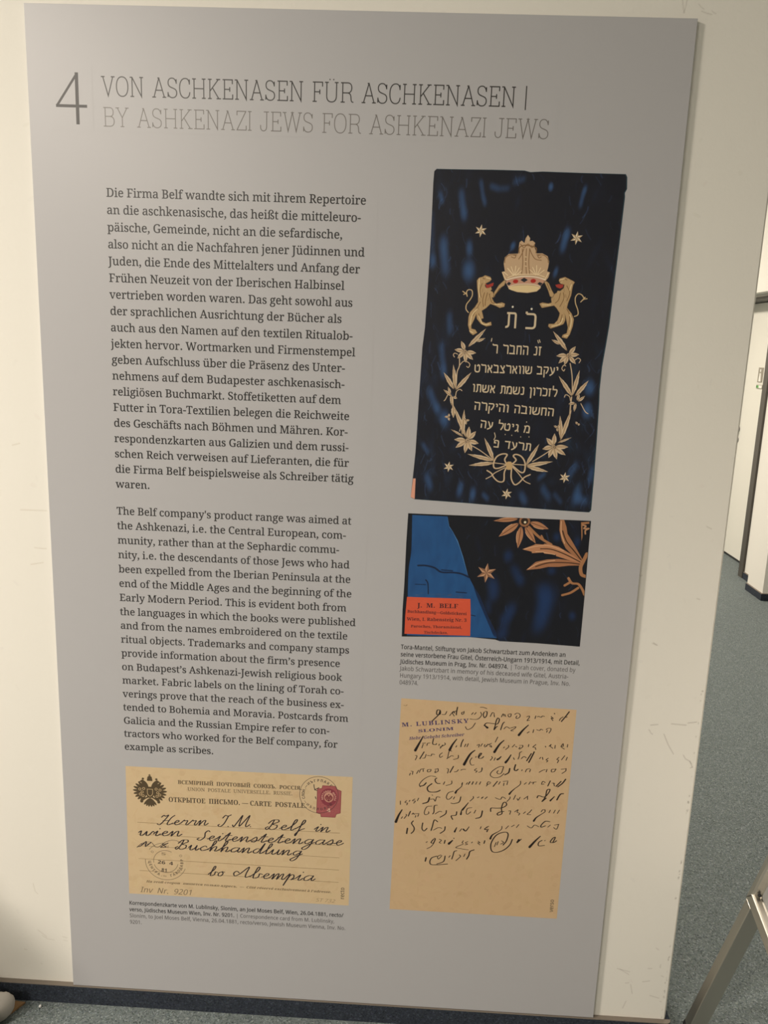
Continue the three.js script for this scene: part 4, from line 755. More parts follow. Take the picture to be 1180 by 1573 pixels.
// ---- letter side of the card: purple stamp and cursive handwriting
const HAND = [].concat(
  [
  [1.6, 1084.2, 1315, 1078.4, 1324.7, 1070, 1337.3],
  [1, 1065.5, 1335.7, 1067.7, 1330.9, 1072.6, 1326.9],
  [1, 1081.2, 1326.4, 1078.7, 1327.8],
  [1, 1047.6, 1327.3, 1050.4, 1330, 1052.3, 1331.7, 1048, 1331.4, 1052.1, 1336.4],
  [1.4, 1054, 1320.4, 1054.4, 1320.8],
  [1, 1033.9, 1328.1, 1029.5, 1327.4, 1027.2, 1330.3, 1021.9, 1328.7, 1019.4, 1329.8],
  [1, 1015.8, 1328.1, 1014.5, 1333.8],
  [1, 997, 1331.1, 1002, 1328.9, 1002.3, 1332.6, 998.4, 1339.4, 1003.5, 1338.2],
  [1, 971.6, 1326.8, 976.6, 1323.8, 982.3, 1326.2, 982.7, 1331.8, 977.4, 1335.9, 974.7, 1334.2, 976.2, 1330.3],
  [1, 957.8, 1327.6, 963.8, 1326.3, 963.3, 1332, 959.9, 1333.1, 957.6, 1329.5],
  [1, 950.9, 1328, 953, 1332.6],
  [1, 944.4, 1334, 947.4, 1327.2, 949.5, 1331.8],
  [1, 929.2, 1327.3, 924.8, 1325.7, 921, 1334.3],
  [1, 928.5, 1329.2, 929.7, 1334.8],
  [1.3, 909.1, 1323.7, 913.5, 1324.4, 913.1, 1332.9, 909.1, 1337.8, 906.1, 1331.4, 907.5, 1325.7],
  [1, 1039.6, 1357.8, 1042.9, 1354.8, 1048.9, 1354.5, 1049.3, 1359.1, 1046.2, 1365],
  [1, 1040.9, 1363.4, 1042.4, 1359.5],
  [1, 1032.8, 1359.1, 1028.3, 1357.5, 1026, 1360.5, 1019.8, 1358.9],
  [1, 1013.7, 1359.3, 1012.5, 1365.9],
  [1, 1000.5, 1367.6, 1004.6, 1364.5],
  [2.8, 1001.8, 1349.6, 991.4, 1361.5, 983.5, 1373.2],
  [1, 965.1, 1358.2, 975.3, 1354.8, 973.8, 1358.7, 966.3, 1363.8, 971.6, 1364.5],
  [1, 963.4, 1359.3, 956.3, 1355.9, 951.4, 1360.9],
  [1.3, 951.2, 1345.8, 948, 1349.7, 944.6, 1363.1],
  [1.3, 909.3, 1355.7, 914.2, 1349.8, 926.3, 1350, 936.8, 1350.4, 940.5, 1340.8, 936.8, 1337.2, 933.8, 1344.9, 932.7, 1354.4, 930.7, 1363.9, 934.7, 1358, 937.2, 1356],
  [3, 910.1, 1354.7, 913.8, 1358.3, 916.5, 1360],
  [1, 1087.2, 1389.2, 1086.8, 1394.9],
  [1, 1073.7, 1393.7, 1077.5, 1387.8, 1078, 1393.5, 1073.7, 1394.7, 1081.1, 1400],
  [1, 1061.4, 1392.5, 1061.1, 1399.2],
  [1, 1048.6, 1395.2, 1052.6, 1391.1, 1051.2, 1395, 1056.7, 1399.5],
  [1, 1040.8, 1395.6, 1041.8, 1397.5],
  [1, 1020.6, 1393, 1014.9, 1399, 1019.3, 1399.7, 1021.4, 1404.3],
  [1, 1005.8, 1393.8, 1005.3, 1398.6],
  [1, 993.8, 1396.4, 986, 1396.8],
  [1, 993, 1396.4, 993.2, 1400.2, 987.5, 1405.3],
  [1, 988, 1400.5, 985.7, 1404.5],
  [1, 978.3, 1399.2, 981.1, 1400.9],
  [1, 976.3, 1395.5, 971.5, 1401.5],
  [1, 963.4, 1398.1, 963.7, 1401.9, 958, 1408],
  [1, 953.4, 1404.4, 955, 1402.4],
  [2.8, 953.1, 1387.3, 944.2, 1397.3, 934.8, 1415],
  [1, 939.6, 1380.5, 935.1, 1392.1],
  [1, 927.5, 1395.4, 921.6, 1398.6, 926, 1400.3, 928, 1404, 923.5, 1402.3],
  [1, 917.4, 1402.7, 919.7, 1397.8],
  [1, 912.2, 1403, 913.7, 1399.1],
  [1, 1088.7, 1418.6, 1086.7, 1425.4],
  [1, 1083.2, 1415.1, 1077.1, 1425],
  [1, 1071.4, 1419.6, 1067.4, 1424.6, 1071.1, 1426.3, 1068.9, 1432.2],
  [1, 1049, 1422.8, 1044.9, 1426.9, 1048.5, 1428.6, 1046.2, 1431.6],
  [1, 1037.9, 1426.3, 1036.7, 1421.6],
  [1, 1030.8, 1424.8, 1033.2, 1421.8],
  [1.7, 1018.4, 1410.2, 1013.3, 1423.9, 1008.8, 1434.7],
  [1.5, 1012.6, 1414.4, 1004.2, 1431.2],
  [1, 1002.8, 1424.5, 997.4, 1422, 992.5, 1427],
  [1, 992.2, 1410.8, 988.1, 1413.9, 987.8, 1421.6, 985.6, 1428.4],
  [1, 977.8, 1429.8, 975.8, 1426.1],
  [2.8, 970.1, 1419.7, 964.7, 1430.6, 960, 1437.6],
  [2.6, 949.5, 1424.7, 945.4, 1429.8, 942, 1431.9],
  [1, 937.4, 1428.3, 935.2, 1434.2],
  [1, 929.4, 1425.9, 931.3, 1428.7, 927.3, 1434.7],
  [1, 1089.1, 1444.5, 1078, 1447],
  [1, 1088.3, 1445.5, 1087.8, 1450.3, 1080.5, 1456.5],
  [1, 1068.4, 1447.6, 1058.8, 1448.2, 1058.4, 1454, 1064.4, 1452.7, 1066.6, 1446.8],
  [1, 1048.4, 1448.8, 1047.1, 1454.6],
  [1, 1044.9, 1449.9, 1039.8, 1451.2, 1032.3, 1456.5],
  [1, 1013.5, 1450.8, 1012.2, 1456.7],
  [1, 1003.4, 1457.2, 1005.6, 1451.3, 1011.6, 1449],
  [1, 996.1, 1452.8, 995.3, 1454.8],
  [1.7, 981.3, 1442.1, 979.4, 1452.8, 983.1, 1455.5, 987.3, 1452.4],
  [1.7, 969.7, 1451.5, 967.7, 1461.2, 960.1, 1466.5],
  [1, 956.3, 1448.4, 952.8, 1462.1, 946.8, 1465.4, 943.1, 1461.7, 945.5, 1457.7],
  [1, 956.2, 1447.4, 946.7, 1448.9, 933.3, 1459.4, 929.5, 1469.3, 937.7, 1474.6, 949.9, 1472, 958.2, 1463.7],
  [1, 910.9, 1453, 910.4, 1460.7],
  [1.7, 1089.4, 1469.5, 1083.2, 1479.6, 1074.2, 1487.9],
  [1.5, 1080.2, 1474.9, 1070.6, 1487.1],
  [1, 1067.5, 1480.5, 1061.3, 1479.9],
  [1, 1067.1, 1486.4, 1064.8, 1479.7],
  [1.3, 1057.4, 1475.3, 1053.1, 1487.2],
  [1, 1047.2, 1479.8, 1041.8, 1477.2, 1039.6, 1484.1, 1044.8, 1482.8],
  [1, 1027.8, 1479, 1017.5, 1481.6],
  [1, 1022.7, 1480.3, 1021.2, 1484.3],
  [1, 1015.6, 1479.7, 1012.5, 1485.7],
  [1, 1007, 1482.2, 1002.9, 1486.3],
  [1, 968.1, 1480.6, 957.6, 1482.2],
  [1, 967.4, 1482.6, 966.1, 1489.5],
  [1, 959.6, 1486, 959.2, 1491.8],
  [1, 951.5, 1483.5, 948.4, 1489.6],
  [1.3, 945.3, 1482.9, 937.3, 1495.1],
  [1, 931.5, 1486.7, 926.1, 1485, 923.8, 1491, 930.7, 1488.7]],
  [
  [1, 898.8, 1314.9, 904.8, 1314.6, 912.8, 1317],
  [1, 900.3, 1326.1, 902.5, 1332.5, 896, 1341.3, 885.7, 1342.9, 878.7, 1342.3],
  [1, 881.6, 1331.8, 884.8, 1327.9],
  [1, 887.6, 1331.5, 890.9, 1327.5],
  [1, 865.7, 1327.1, 860.6, 1329.2, 861.7, 1332.9, 865, 1330.9, 865.6, 1326.1],
  [1.4, 851.3, 1317.6, 850, 1327, 849.6, 1334.5],
  [1, 843.2, 1329.2, 848.3, 1326.1, 841.5, 1330.3, 845.4, 1337.6],
  [1, 835.8, 1337.2, 843.1, 1327.4, 845.9, 1331],
  [1, 829.2, 1328.1, 826.1, 1334.9, 819.2, 1335.3],
  [1.4, 815.2, 1326.1, 809.2, 1326.4, 808.7, 1335.8, 815.7, 1334.5, 815.3, 1327, 812.3, 1336.6, 803.2, 1347.4, 799.1, 1352.4],
  [1, 870.2, 1360.7, 874.9, 1366.7, 884.2, 1361.8, 890.5, 1351.1],
  [1, 918, 1400.7, 913.8, 1404.8],
  [1, 908.1, 1397.5, 905, 1403.4],
  [1, 897, 1401.9, 902.1, 1399.7, 900.7, 1405.5],
  [1, 878.5, 1399.2, 876.2, 1406],
  [1, 873.3, 1400.4, 871, 1406.3],
  [1.3, 867.5, 1390.3, 864.4, 1398.1, 863.1, 1406.7],
  [1, 854.3, 1405.3, 852.7, 1408.3],
  [2.8, 853.5, 1390.1, 845.4, 1403, 839.9, 1415.7],
  [1, 828.6, 1400.1, 829.7, 1403.9, 819.4, 1410.2],
  [1, 824.5, 1405.1, 819.6, 1413],
  [1, 817.4, 1403.6, 816.6, 1406.5],
  [1.3, 804.5, 1391.9, 803.3, 1403.5, 809.5, 1405, 811.2, 1403],
  [1, 797.9, 1401.8, 792.7, 1403.1, 791.2, 1408],
  [1, 788.3, 1402.4, 781.3, 1403.7],
  [1, 783.2, 1405.6, 780.9, 1414.3],
  [3, 782.3, 1387.5, 775.2, 1403.1, 767.1, 1420.8],
  [1, 808.9, 1428.1, 802.7, 1427.4, 801.1, 1431.4, 793.2, 1430.9],
  [1, 790.4, 1429.1, 788.1, 1437, 782.9, 1438.2],
  [1.4, 785.8, 1423.6, 777.7, 1439.5],
  [1, 767.6, 1432.4, 771.2, 1434.1, 768.1, 1442.9],
  [1, 824.5, 1423.3, 819.5, 1428.4, 820.6, 1434.1, 825.8, 1430.9],
  [1, 844.5, 1418.3, 839.2, 1418.6, 836.5, 1434.2, 834.8, 1436.2],
  [1, 848.6, 1429.6, 844.1, 1428.9, 838.2, 1434.1],
  [1, 859, 1427.1, 858.5, 1433.8, 849, 1437.3],
  [1.3, 901.2, 1428.5, 904.3, 1420.6, 907.8, 1420.4, 902.2, 1430.3, 908.4, 1431, 912.6, 1426.9],
  [1, 896.8, 1427.8, 896, 1429.7],
  [1, 888.2, 1431.2, 884.3, 1439.1, 887.4, 1447.6, 893.6, 1447.2],
  [3, 893.3, 1413.6, 883.4, 1423.8, 872.4, 1447.5],
  [1, 911.6, 1454.9, 909.4, 1461.8, 904.2, 1464],
  [1, 899.3, 1455.6, 895.2, 1459.7, 900.6, 1461.3, 898.1, 1464.4],
  [1, 876.6, 1458.8, 869.6, 1459.3, 866.2, 1461.4],
  [1, 860.8, 1460.7, 857.5, 1464.8, 852.3, 1466.1],
  [1.4, 849.9, 1453.6, 843.5, 1467.6],
  [1, 836, 1459.3, 839.7, 1461, 838.3, 1469.8],
  [1, 817.5, 1460.4, 810.6, 1462.7],
  [1, 817.6, 1461.3, 817.8, 1466.2, 811.8, 1470.4],
  [1, 812.5, 1465.5, 810.9, 1469.5],
  [1, 802.6, 1463.2, 795.6, 1464.6, 795.8, 1469.4, 801.1, 1468.1, 802.7, 1464.1],
  [1, 788.4, 1462.1, 780.6, 1464.5, 778.2, 1471.4],
  [1, 785.9, 1464.2, 786.1, 1469],
  [1, 776.2, 1466.7, 772.2, 1474.7],
  [1, 764.9, 1470.2, 759.5, 1469.6],
  [1, 764, 1471.3, 763.4, 1477.1],
  [1, 758.8, 1474.5, 757.3, 1479.4],
  [1, 814.1, 1480, 801.6, 1478.8, 787.8, 1487.4, 779.5, 1499.6, 781.5, 1505.3],
  [1.3, 816, 1482.8, 812.6, 1485.9, 813.8, 1491.7, 818.4, 1495.3, 823.7, 1495],
  [1, 833.2, 1490.5, 830.9, 1496.5],
  [1, 848.1, 1487.7, 847.6, 1494.6, 836.3, 1499.1],
  [1, 871.3, 1490.2, 869.8, 1494.2],
  [1, 881.9, 1489.6, 879.5, 1493.7],
  [1.3, 887.1, 1487.3, 883.9, 1493.4],
  [1.3, 894.1, 1486.9, 891.8, 1492.9],
  [1, 902, 1486.5, 899.7, 1492.4],
  [1, 910, 1486, 907.7, 1492],
  [1, 925.3, 1490.9, 922.9, 1495]],
  [
  [1.7, 780.6, 1504, 788.5, 1501.5, 793.5, 1495.4],
  [1.6, 806, 1496.6, 797.5, 1504.9, 797.9, 1512.7, 803.4, 1516.3, 815.8, 1515.6, 824.5, 1511.1],
  [1, 871.3, 1490.8, 870, 1498.6, 865, 1504.8],
  [2.3, 865, 1504.8, 860, 1510, 857.6, 1515],
  [1, 740.2, 1541.8, 740.5, 1549.7],
  [1, 753.6, 1540, 750.2, 1544.2, 755.6, 1545.8, 754, 1549.9],
  [1, 760.7, 1538.6, 759, 1541.7],
  [1, 771.2, 1535, 766.1, 1539.3, 772.3, 1539.9, 769, 1545],
  [1, 779.2, 1532.5, 776.8, 1538.6],
  [1.8, 802.3, 1530.2, 799.2, 1540.2, 788.7, 1544.8],
  [1, 807.3, 1523, 809.1, 1523.9],
  [1, 825.3, 1527.8, 818.2, 1527.2, 815.1, 1537.3, 811.3, 1532.6, 804.2, 1534],
  [1, 852.9, 1511.4, 842.5, 1515.9, 838.6, 1526, 841.6, 1531.7, 846.8, 1529.5, 851, 1524.3],
  [1, 856.3, 1524.9, 853.9, 1530],
  [1.3, 869.6, 1524.1, 866.7, 1536.1, 856.3, 1540.7, 849.1, 1540.2],
  [1, 896.1, 1521.6, 896.4, 1525.5, 889.7, 1532.8],
  [1, 905.2, 1524, 908.6, 1521.8],
  [1, 914.1, 1525.4, 917.4, 1521.3],
  [1, 922.9, 1523.9, 926.3, 1520.7],
  [3, 744.6, 1562.3, 738, 1575.7, 732.3, 1592],
  [1, 746.2, 1579.2, 743.7, 1583.3],
  [1, 753.1, 1572.8, 755, 1574.6, 750, 1582.9],
  [1.4, 762.7, 1565.2, 758.7, 1576.4],
  [1, 766.6, 1571.9, 769.1, 1568.8, 771, 1571.7],
  [1, 781.7, 1569, 771.9, 1570.6],
  [1, 780.9, 1571.1, 779.3, 1576.1],
  [1, 774.8, 1574.4, 774, 1578.5],
  [1, 808.5, 1549.5, 797.9, 1552.2, 793.1, 1564.4, 795.2, 1571.2, 802.3, 1567.8, 802.1, 1563.8],
  [1.3, 820, 1546.9, 813.9, 1549.2, 813.7, 1563.1, 811.2, 1568.2],
  [1, 830.6, 1562.1, 825.2, 1561.4, 816.6, 1567.9],
  [1.4, 840.3, 1558.5, 838.9, 1566.5, 827.7, 1575.2],
  [1.4, 862.7, 1560.1, 861.3, 1568.1, 851.6, 1570.7, 854.7, 1578.5],
  [2, 873.1, 1555.5, 871.9, 1565.5],
  [1, 895, 1548.2, 885.4, 1550.8, 883.3, 1560.8, 886.2, 1564.6, 892.9, 1558.2],
  [1, 903.4, 1553.6, 900.2, 1560.8],
  [1.6, 917.7, 1554.8, 915, 1568.8, 904.5, 1573.4],
  [2.2, 886.4, 1536.9, 879.8, 1547.2, 874.9, 1554.4],
  [1.8, 758.1, 1606.4, 756.8, 1618.6],
  [1.4, 769.9, 1587.7, 766.6, 1593.9, 772.4, 1603.5, 771.9, 1611.6, 766.7, 1618],
  [1.4, 790.8, 1591.4, 789.6, 1604.5, 794.3, 1610.2, 800.4, 1603.8],
  [1.4, 822.9, 1586.4, 815.5, 1582.9, 811.8, 1599.1, 809.6, 1608.3],
  [1, 832.6, 1601.8, 825.4, 1600.3, 814.9, 1606.9],
  [1.4, 839.6, 1597.4, 838.3, 1606.5, 829.6, 1614],
  [2, 864.7, 1597.8, 860.8, 1608.1],
  [1, 875.6, 1600.1, 871.5, 1606.4],
  [2, 891.4, 1594.2, 884.8, 1604.6, 879.3, 1600.9],
  [1, 917.3, 1592.5, 915.8, 1597.6],
  [1, 930.7, 1591.7, 924.8, 1598.1, 930.3, 1599.7, 931.4, 1603.7],
  [1, 800.1, 1638, 802.8, 1635.9],
  [1.4, 816, 1629, 810.9, 1637.4, 816.4, 1638, 819.6, 1628.7, 817.7, 1626.8],
  [1, 817.3, 1638, 811.4, 1647.4, 802.7, 1653.1],
  [1, 828.5, 1628.2, 833.2, 1630.9, 828.9, 1636.2, 832.6, 1638],
  [1.4, 841.3, 1630.4, 839.8, 1637.6],
  [3, 857.4, 1629.4, 849.8, 1637.9],
  [1.4, 859.9, 1624.2, 860.1, 1624.4],
  [1, 880.8, 1628.9, 878.4, 1634.1, 881.2, 1634.9],
  [1, 890.8, 1630.3, 885.6, 1633.7, 890.2, 1636.4, 885, 1638.7],
  [1, 881.3, 1637, 865.5, 1646, 876.5, 1648.4, 892.8, 1650.4],
  [1, 900.7, 1630.7, 899, 1632.8],
  [1, 913.1, 1627.9, 917, 1631.7, 912.5, 1632, 917.3, 1636.7],
  [1.4, 927.4, 1626, 926, 1632.1],
  [1.8, 801.9, 1675.5, 800.5, 1683.7],
  [1.4, 825.2, 1669.9, 814.5, 1674.7, 810.5, 1684.1, 813.5, 1691.1, 826.2, 1691.3, 849.7, 1687.7],
  [1.4, 843.2, 1668.8, 840.3, 1682.2, 826.1, 1689.2],
  [1, 834.1, 1666.3, 827, 1670.8, 829.2, 1676.8, 836, 1668.2],
  [1, 854, 1667.1, 851.5, 1671.3],
  [1.3, 867.8, 1654, 862.5, 1656.4, 860.3, 1666.6, 858.1, 1674.9],
  [1, 873.7, 1663.8, 876.7, 1667.6, 867.3, 1678.4],
  [1, 886.2, 1660.9, 883.9, 1667.2],
  [1.6, 905.4, 1649.6, 896.7, 1654.2, 894.6, 1664.5, 890.5, 1672.9]],
  [
  [1, 994.5, 1479.6, 994.1, 1487.4, 983.4, 1497.7],
  [2.2, 983.4, 1497.7, 976.8, 1505, 972.8, 1511.1],
  [1.8, 1087.8, 1503.2, 1080.9, 1505.6, 1074.9, 1518.6],
  [2, 1069, 1511.2, 1061, 1521.4],
  [1.4, 1032.4, 1516.3, 1035.5, 1511.2, 1048, 1513.4, 1056.1, 1503.1, 1058.1, 1495.2, 1052.1, 1497.5, 1049.8, 1513.3, 1043.6, 1524.4, 1051.8, 1516.1],
  [1, 1012.7, 1513.6, 1004.4, 1520.9],
  [1, 1012, 1515.6, 1012.4, 1521.4],
  [1, 996.2, 1517.5, 992.3, 1524.6, 990.3, 1520.8],
  [1, 986.2, 1513.2, 982.5, 1523.2],
  [1, 975, 1517.8, 974.4, 1521.7, 968.7, 1529],
  [1, 965.6, 1522.3, 958.3, 1518.8, 954.2, 1524.9, 943.4, 1521.7],
  [1, 924.8, 1521.8, 921.5, 1525.9],
  [1, 914.2, 1523.4, 917.7, 1521.2],
  [1, 1082.1, 1542.7, 1078.3, 1550.9],
  [1, 1073.3, 1543.3, 1070.3, 1550.4],
  [1, 1062.8, 1543.9, 1060.6, 1550],
  [1, 1051.2, 1543.6, 1051.6, 1548.5, 1044.1, 1554.9],
  [2.2, 1044.1, 1554.9, 1034.1, 1563.5, 1029.4, 1571.7],
  [1, 1043.7, 1549, 1046.8, 1543.9, 1051.3, 1544.6],
  [1, 1023, 1545.4, 1019, 1551.5, 1014.1, 1556.8, 1022.1, 1557.3],
  [1, 1010.1, 1551.1, 1006, 1555.3],
  [1, 987.1, 1552.5, 993.9, 1547.1, 992.5, 1553.1, 998, 1555.8, 995.7, 1559.9],
  [1, 973.7, 1551.3, 978.2, 1551.1, 976.9, 1559],
  [1.4, 935.7, 1554.6, 936.1, 1546.7, 947.6, 1546, 959.9, 1544.3, 968.4, 1537.8, 966.2, 1531.1, 961, 1533.4, 958.3, 1546.3, 960, 1558.1, 952.2, 1562.5, 950.2, 1558.7, 957.1, 1554.3, 964.1, 1552.9],
  [1, 1083.9, 1576.2, 1074.4, 1578.8],
  [1, 1083.1, 1577.3, 1079.6, 1588.4, 1073.1, 1584.9],
  [1, 1065.5, 1579.4, 1060.6, 1584.6],
  [1.4, 1064, 1571.5, 1054.2, 1571.1, 1046.1, 1580.6, 1046.4, 1585.5, 1055.1, 1582],
  [1, 1041, 1584.9, 1031.9, 1581.5, 1025.3, 1588.8, 1016.1, 1584.4],
  [1, 998.1, 1582.5, 993.3, 1589.8],
  [1, 988.4, 1584.1, 982.5, 1588.5],
  [1, 976.1, 1586.9, 970.4, 1594.2],
  [1, 962, 1588.8, 961.5, 1595.8, 954.8, 1602.2],
  [2.2, 954.8, 1602.2, 942.8, 1611, 938.9, 1620.2],
  [1, 933.5, 1590.5, 925, 1598.1, 933, 1597.6, 929.9, 1603.8],
  [1.4, 1081.8, 1616.3, 1075.9, 1620.7, 1068.7, 1620.1, 1073.3, 1610.8, 1078.5, 1608.5, 1074.1, 1620.8],
  [1, 1057.7, 1616.8, 1056, 1617.9],
  [1.3, 1050.6, 1617.2, 1043.9, 1622.7, 1044.5, 1630.7, 1056.8, 1628.9],
  [3, 1046.3, 1607.5, 1036.5, 1619.1, 1025.1, 1634.9],
  [2.4, 1005.9, 1617, 997.6, 1625.6, 1000.7, 1619.4],
  [1.5, 986.4, 1619.3, 981.9, 1632.6, 970.2, 1645.5, 954.5, 1652.5, 943.5, 1649.2, 941.4, 1631.1, 951.8, 1610.4, 969.1, 1602.3, 976.6, 1606.8, 974.1, 1623, 967.6, 1633.5],
  [1, 963.4, 1623.7, 968.1, 1627.4, 962.1, 1631.9],
  [1, 956.4, 1626.2, 954.2, 1634.4],
  [1, 952, 1628.5, 949.1, 1638.7],
  [1, 927.6, 1626, 926.2, 1632.1]]);
const VERSO = [[732.5, 1303.5], [1099.2, 1309.6], [1097.5, 1808.2], [726.5, 1808.6]];
const letter = sheet(724, 1300, 1102, 1812, 3.6, '#d0b28c', (x) => {
  paperAge(x, 724, 1300, 1102, 1812, 900);
  for (const s of HAND) inkStroke(x, pairs(s), s[0] * 1.5, '#1d110e', 0.7, s[0] >= 2);
  const T = (t, p, size, style) => typeLine(x, t, p[0], p[1], size, 'serif', style, '#3a2a62');
  T('M. LUBLINSKY'.split('').join('\u200a'), [[735.9, 1368.4], [877.1, 1351.1]], 13, 'bold'); T('SLONIM', [[771.3, 1379], [846.4, 1369]], 9.4, 'bold'); T('Hebr. Gebeht Schreiber', [[752.7, 1397.2], [868.4, 1381.5]], 9.4, 'italic bold');
  inkStroke(x, [[738.3, 1319.1], [742.7, 1319.8], [745.2, 1317.7]], 1.2, 'rgba(120,90,60,0.7)');
  x.save(); x.translate(...[[1087.9, 1792.3]][0]); x.rotate(-Math.PI / 2); x.fillStyle = INK; x.font = '13px sans-serif'; x.fillText('verso', 0, 0); x.restore();
});

// ---------------------------------------------------------------- the exhibition panel
{
  const g = group('exhibition_panel', 0, 0.049, 0.005);
  tag(g, 'tall grey exhibition panel with headline, text columns and four printed pictures', 'panel');
  const W = PANEL_W / 1000, H = PANEL_H / 1000, front = 0.005;
  const boardMat = new THREE.MeshPhysicalMaterial({ color: PAPER, roughness: 0.38, ior: 1.58 });
  const s = new THREE.Shape(); s.moveTo(-W / 2, 0); s.lineTo(W / 2, 0); s.lineTo(W / 2, H); s.lineTo(-W / 2, H); s.closePath();
  const bevel = 0.0006;
  const geo = new THREE.ExtrudeGeometry(s, { depth: 0.0098 - 2 * bevel, bevelEnabled: true, bevelThickness: bevel, bevelSize: bevel, bevelOffset: -bevel, bevelSegments: 2 }).translate(0, 0, bevel - 0.0048);
  mesh('board', geo, boardMat, g);
  const print = (name, sh, outline, label) => {        // a printed area lying in the panel's face
    const pts = outline || [[sh.x0, sh.y0], [sh.x1, sh.y0], [sh.x1, sh.y1], [sh.x0, sh.y1]];
    const shape = new THREE.Shape(pts.map(([a, b]) => new THREE.Vector2(a / 1000 - W / 2, H - b / 1000)));
    const q = new THREE.ShapeGeometry(shape), p = q.attributes.position, uv = q.attributes.uv;
    for (let i = 0; i < p.count; i++) { const mx = (p.getX(i) + W / 2) * 1000, my = (H - p.getY(i)) * 1000; uv.setXY(i, (mx - sh.x0) / (sh.x1 - sh.x0), 1 - (my - sh.y0) / (sh.y1 - sh.y0)); }
    q.translate(0, 0, front + 0.00012);
    const m = mesh(name, q, new THREE.MeshPhysicalMaterial({ map: texture(sh.c), roughness: 0.38, ior: 1.58 }), g);
    if (label) m.userData.label = label;
    return m;
  };
  print('section_number', number, null, 'large thin black numeral 4');
  print('headline', headGerman, null, 'black thin slab-serif headline in German');
  print('headline', headEnglish, null, 'grey thin slab-serif headline in English');
  print('text_block', german, null, 'black German text column');
  print('text_block', english, null, 'dark grey English text column');
  print('printed_photograph', mantle, MANTLE_OUTLINE, 'print of a dark blue velvet mantle with gold crown, lions and wreath');
  print('printed_photograph', detail, DETAIL_OUTLINE, 'print of a blue textile detail with an orange fabric label');
  print('caption', captionMantle, null, 'small caption below the textile pictures');
  print('printed_card', postcard, CARD, 'print of a handwritten tan postcard with maroon stamp');
  print('caption', captionCard, null, 'small caption below the postcard');
  print('printed_card', letter, VERSO, 'print of a tan card covered in cursive handwriting with purple stamp');
}

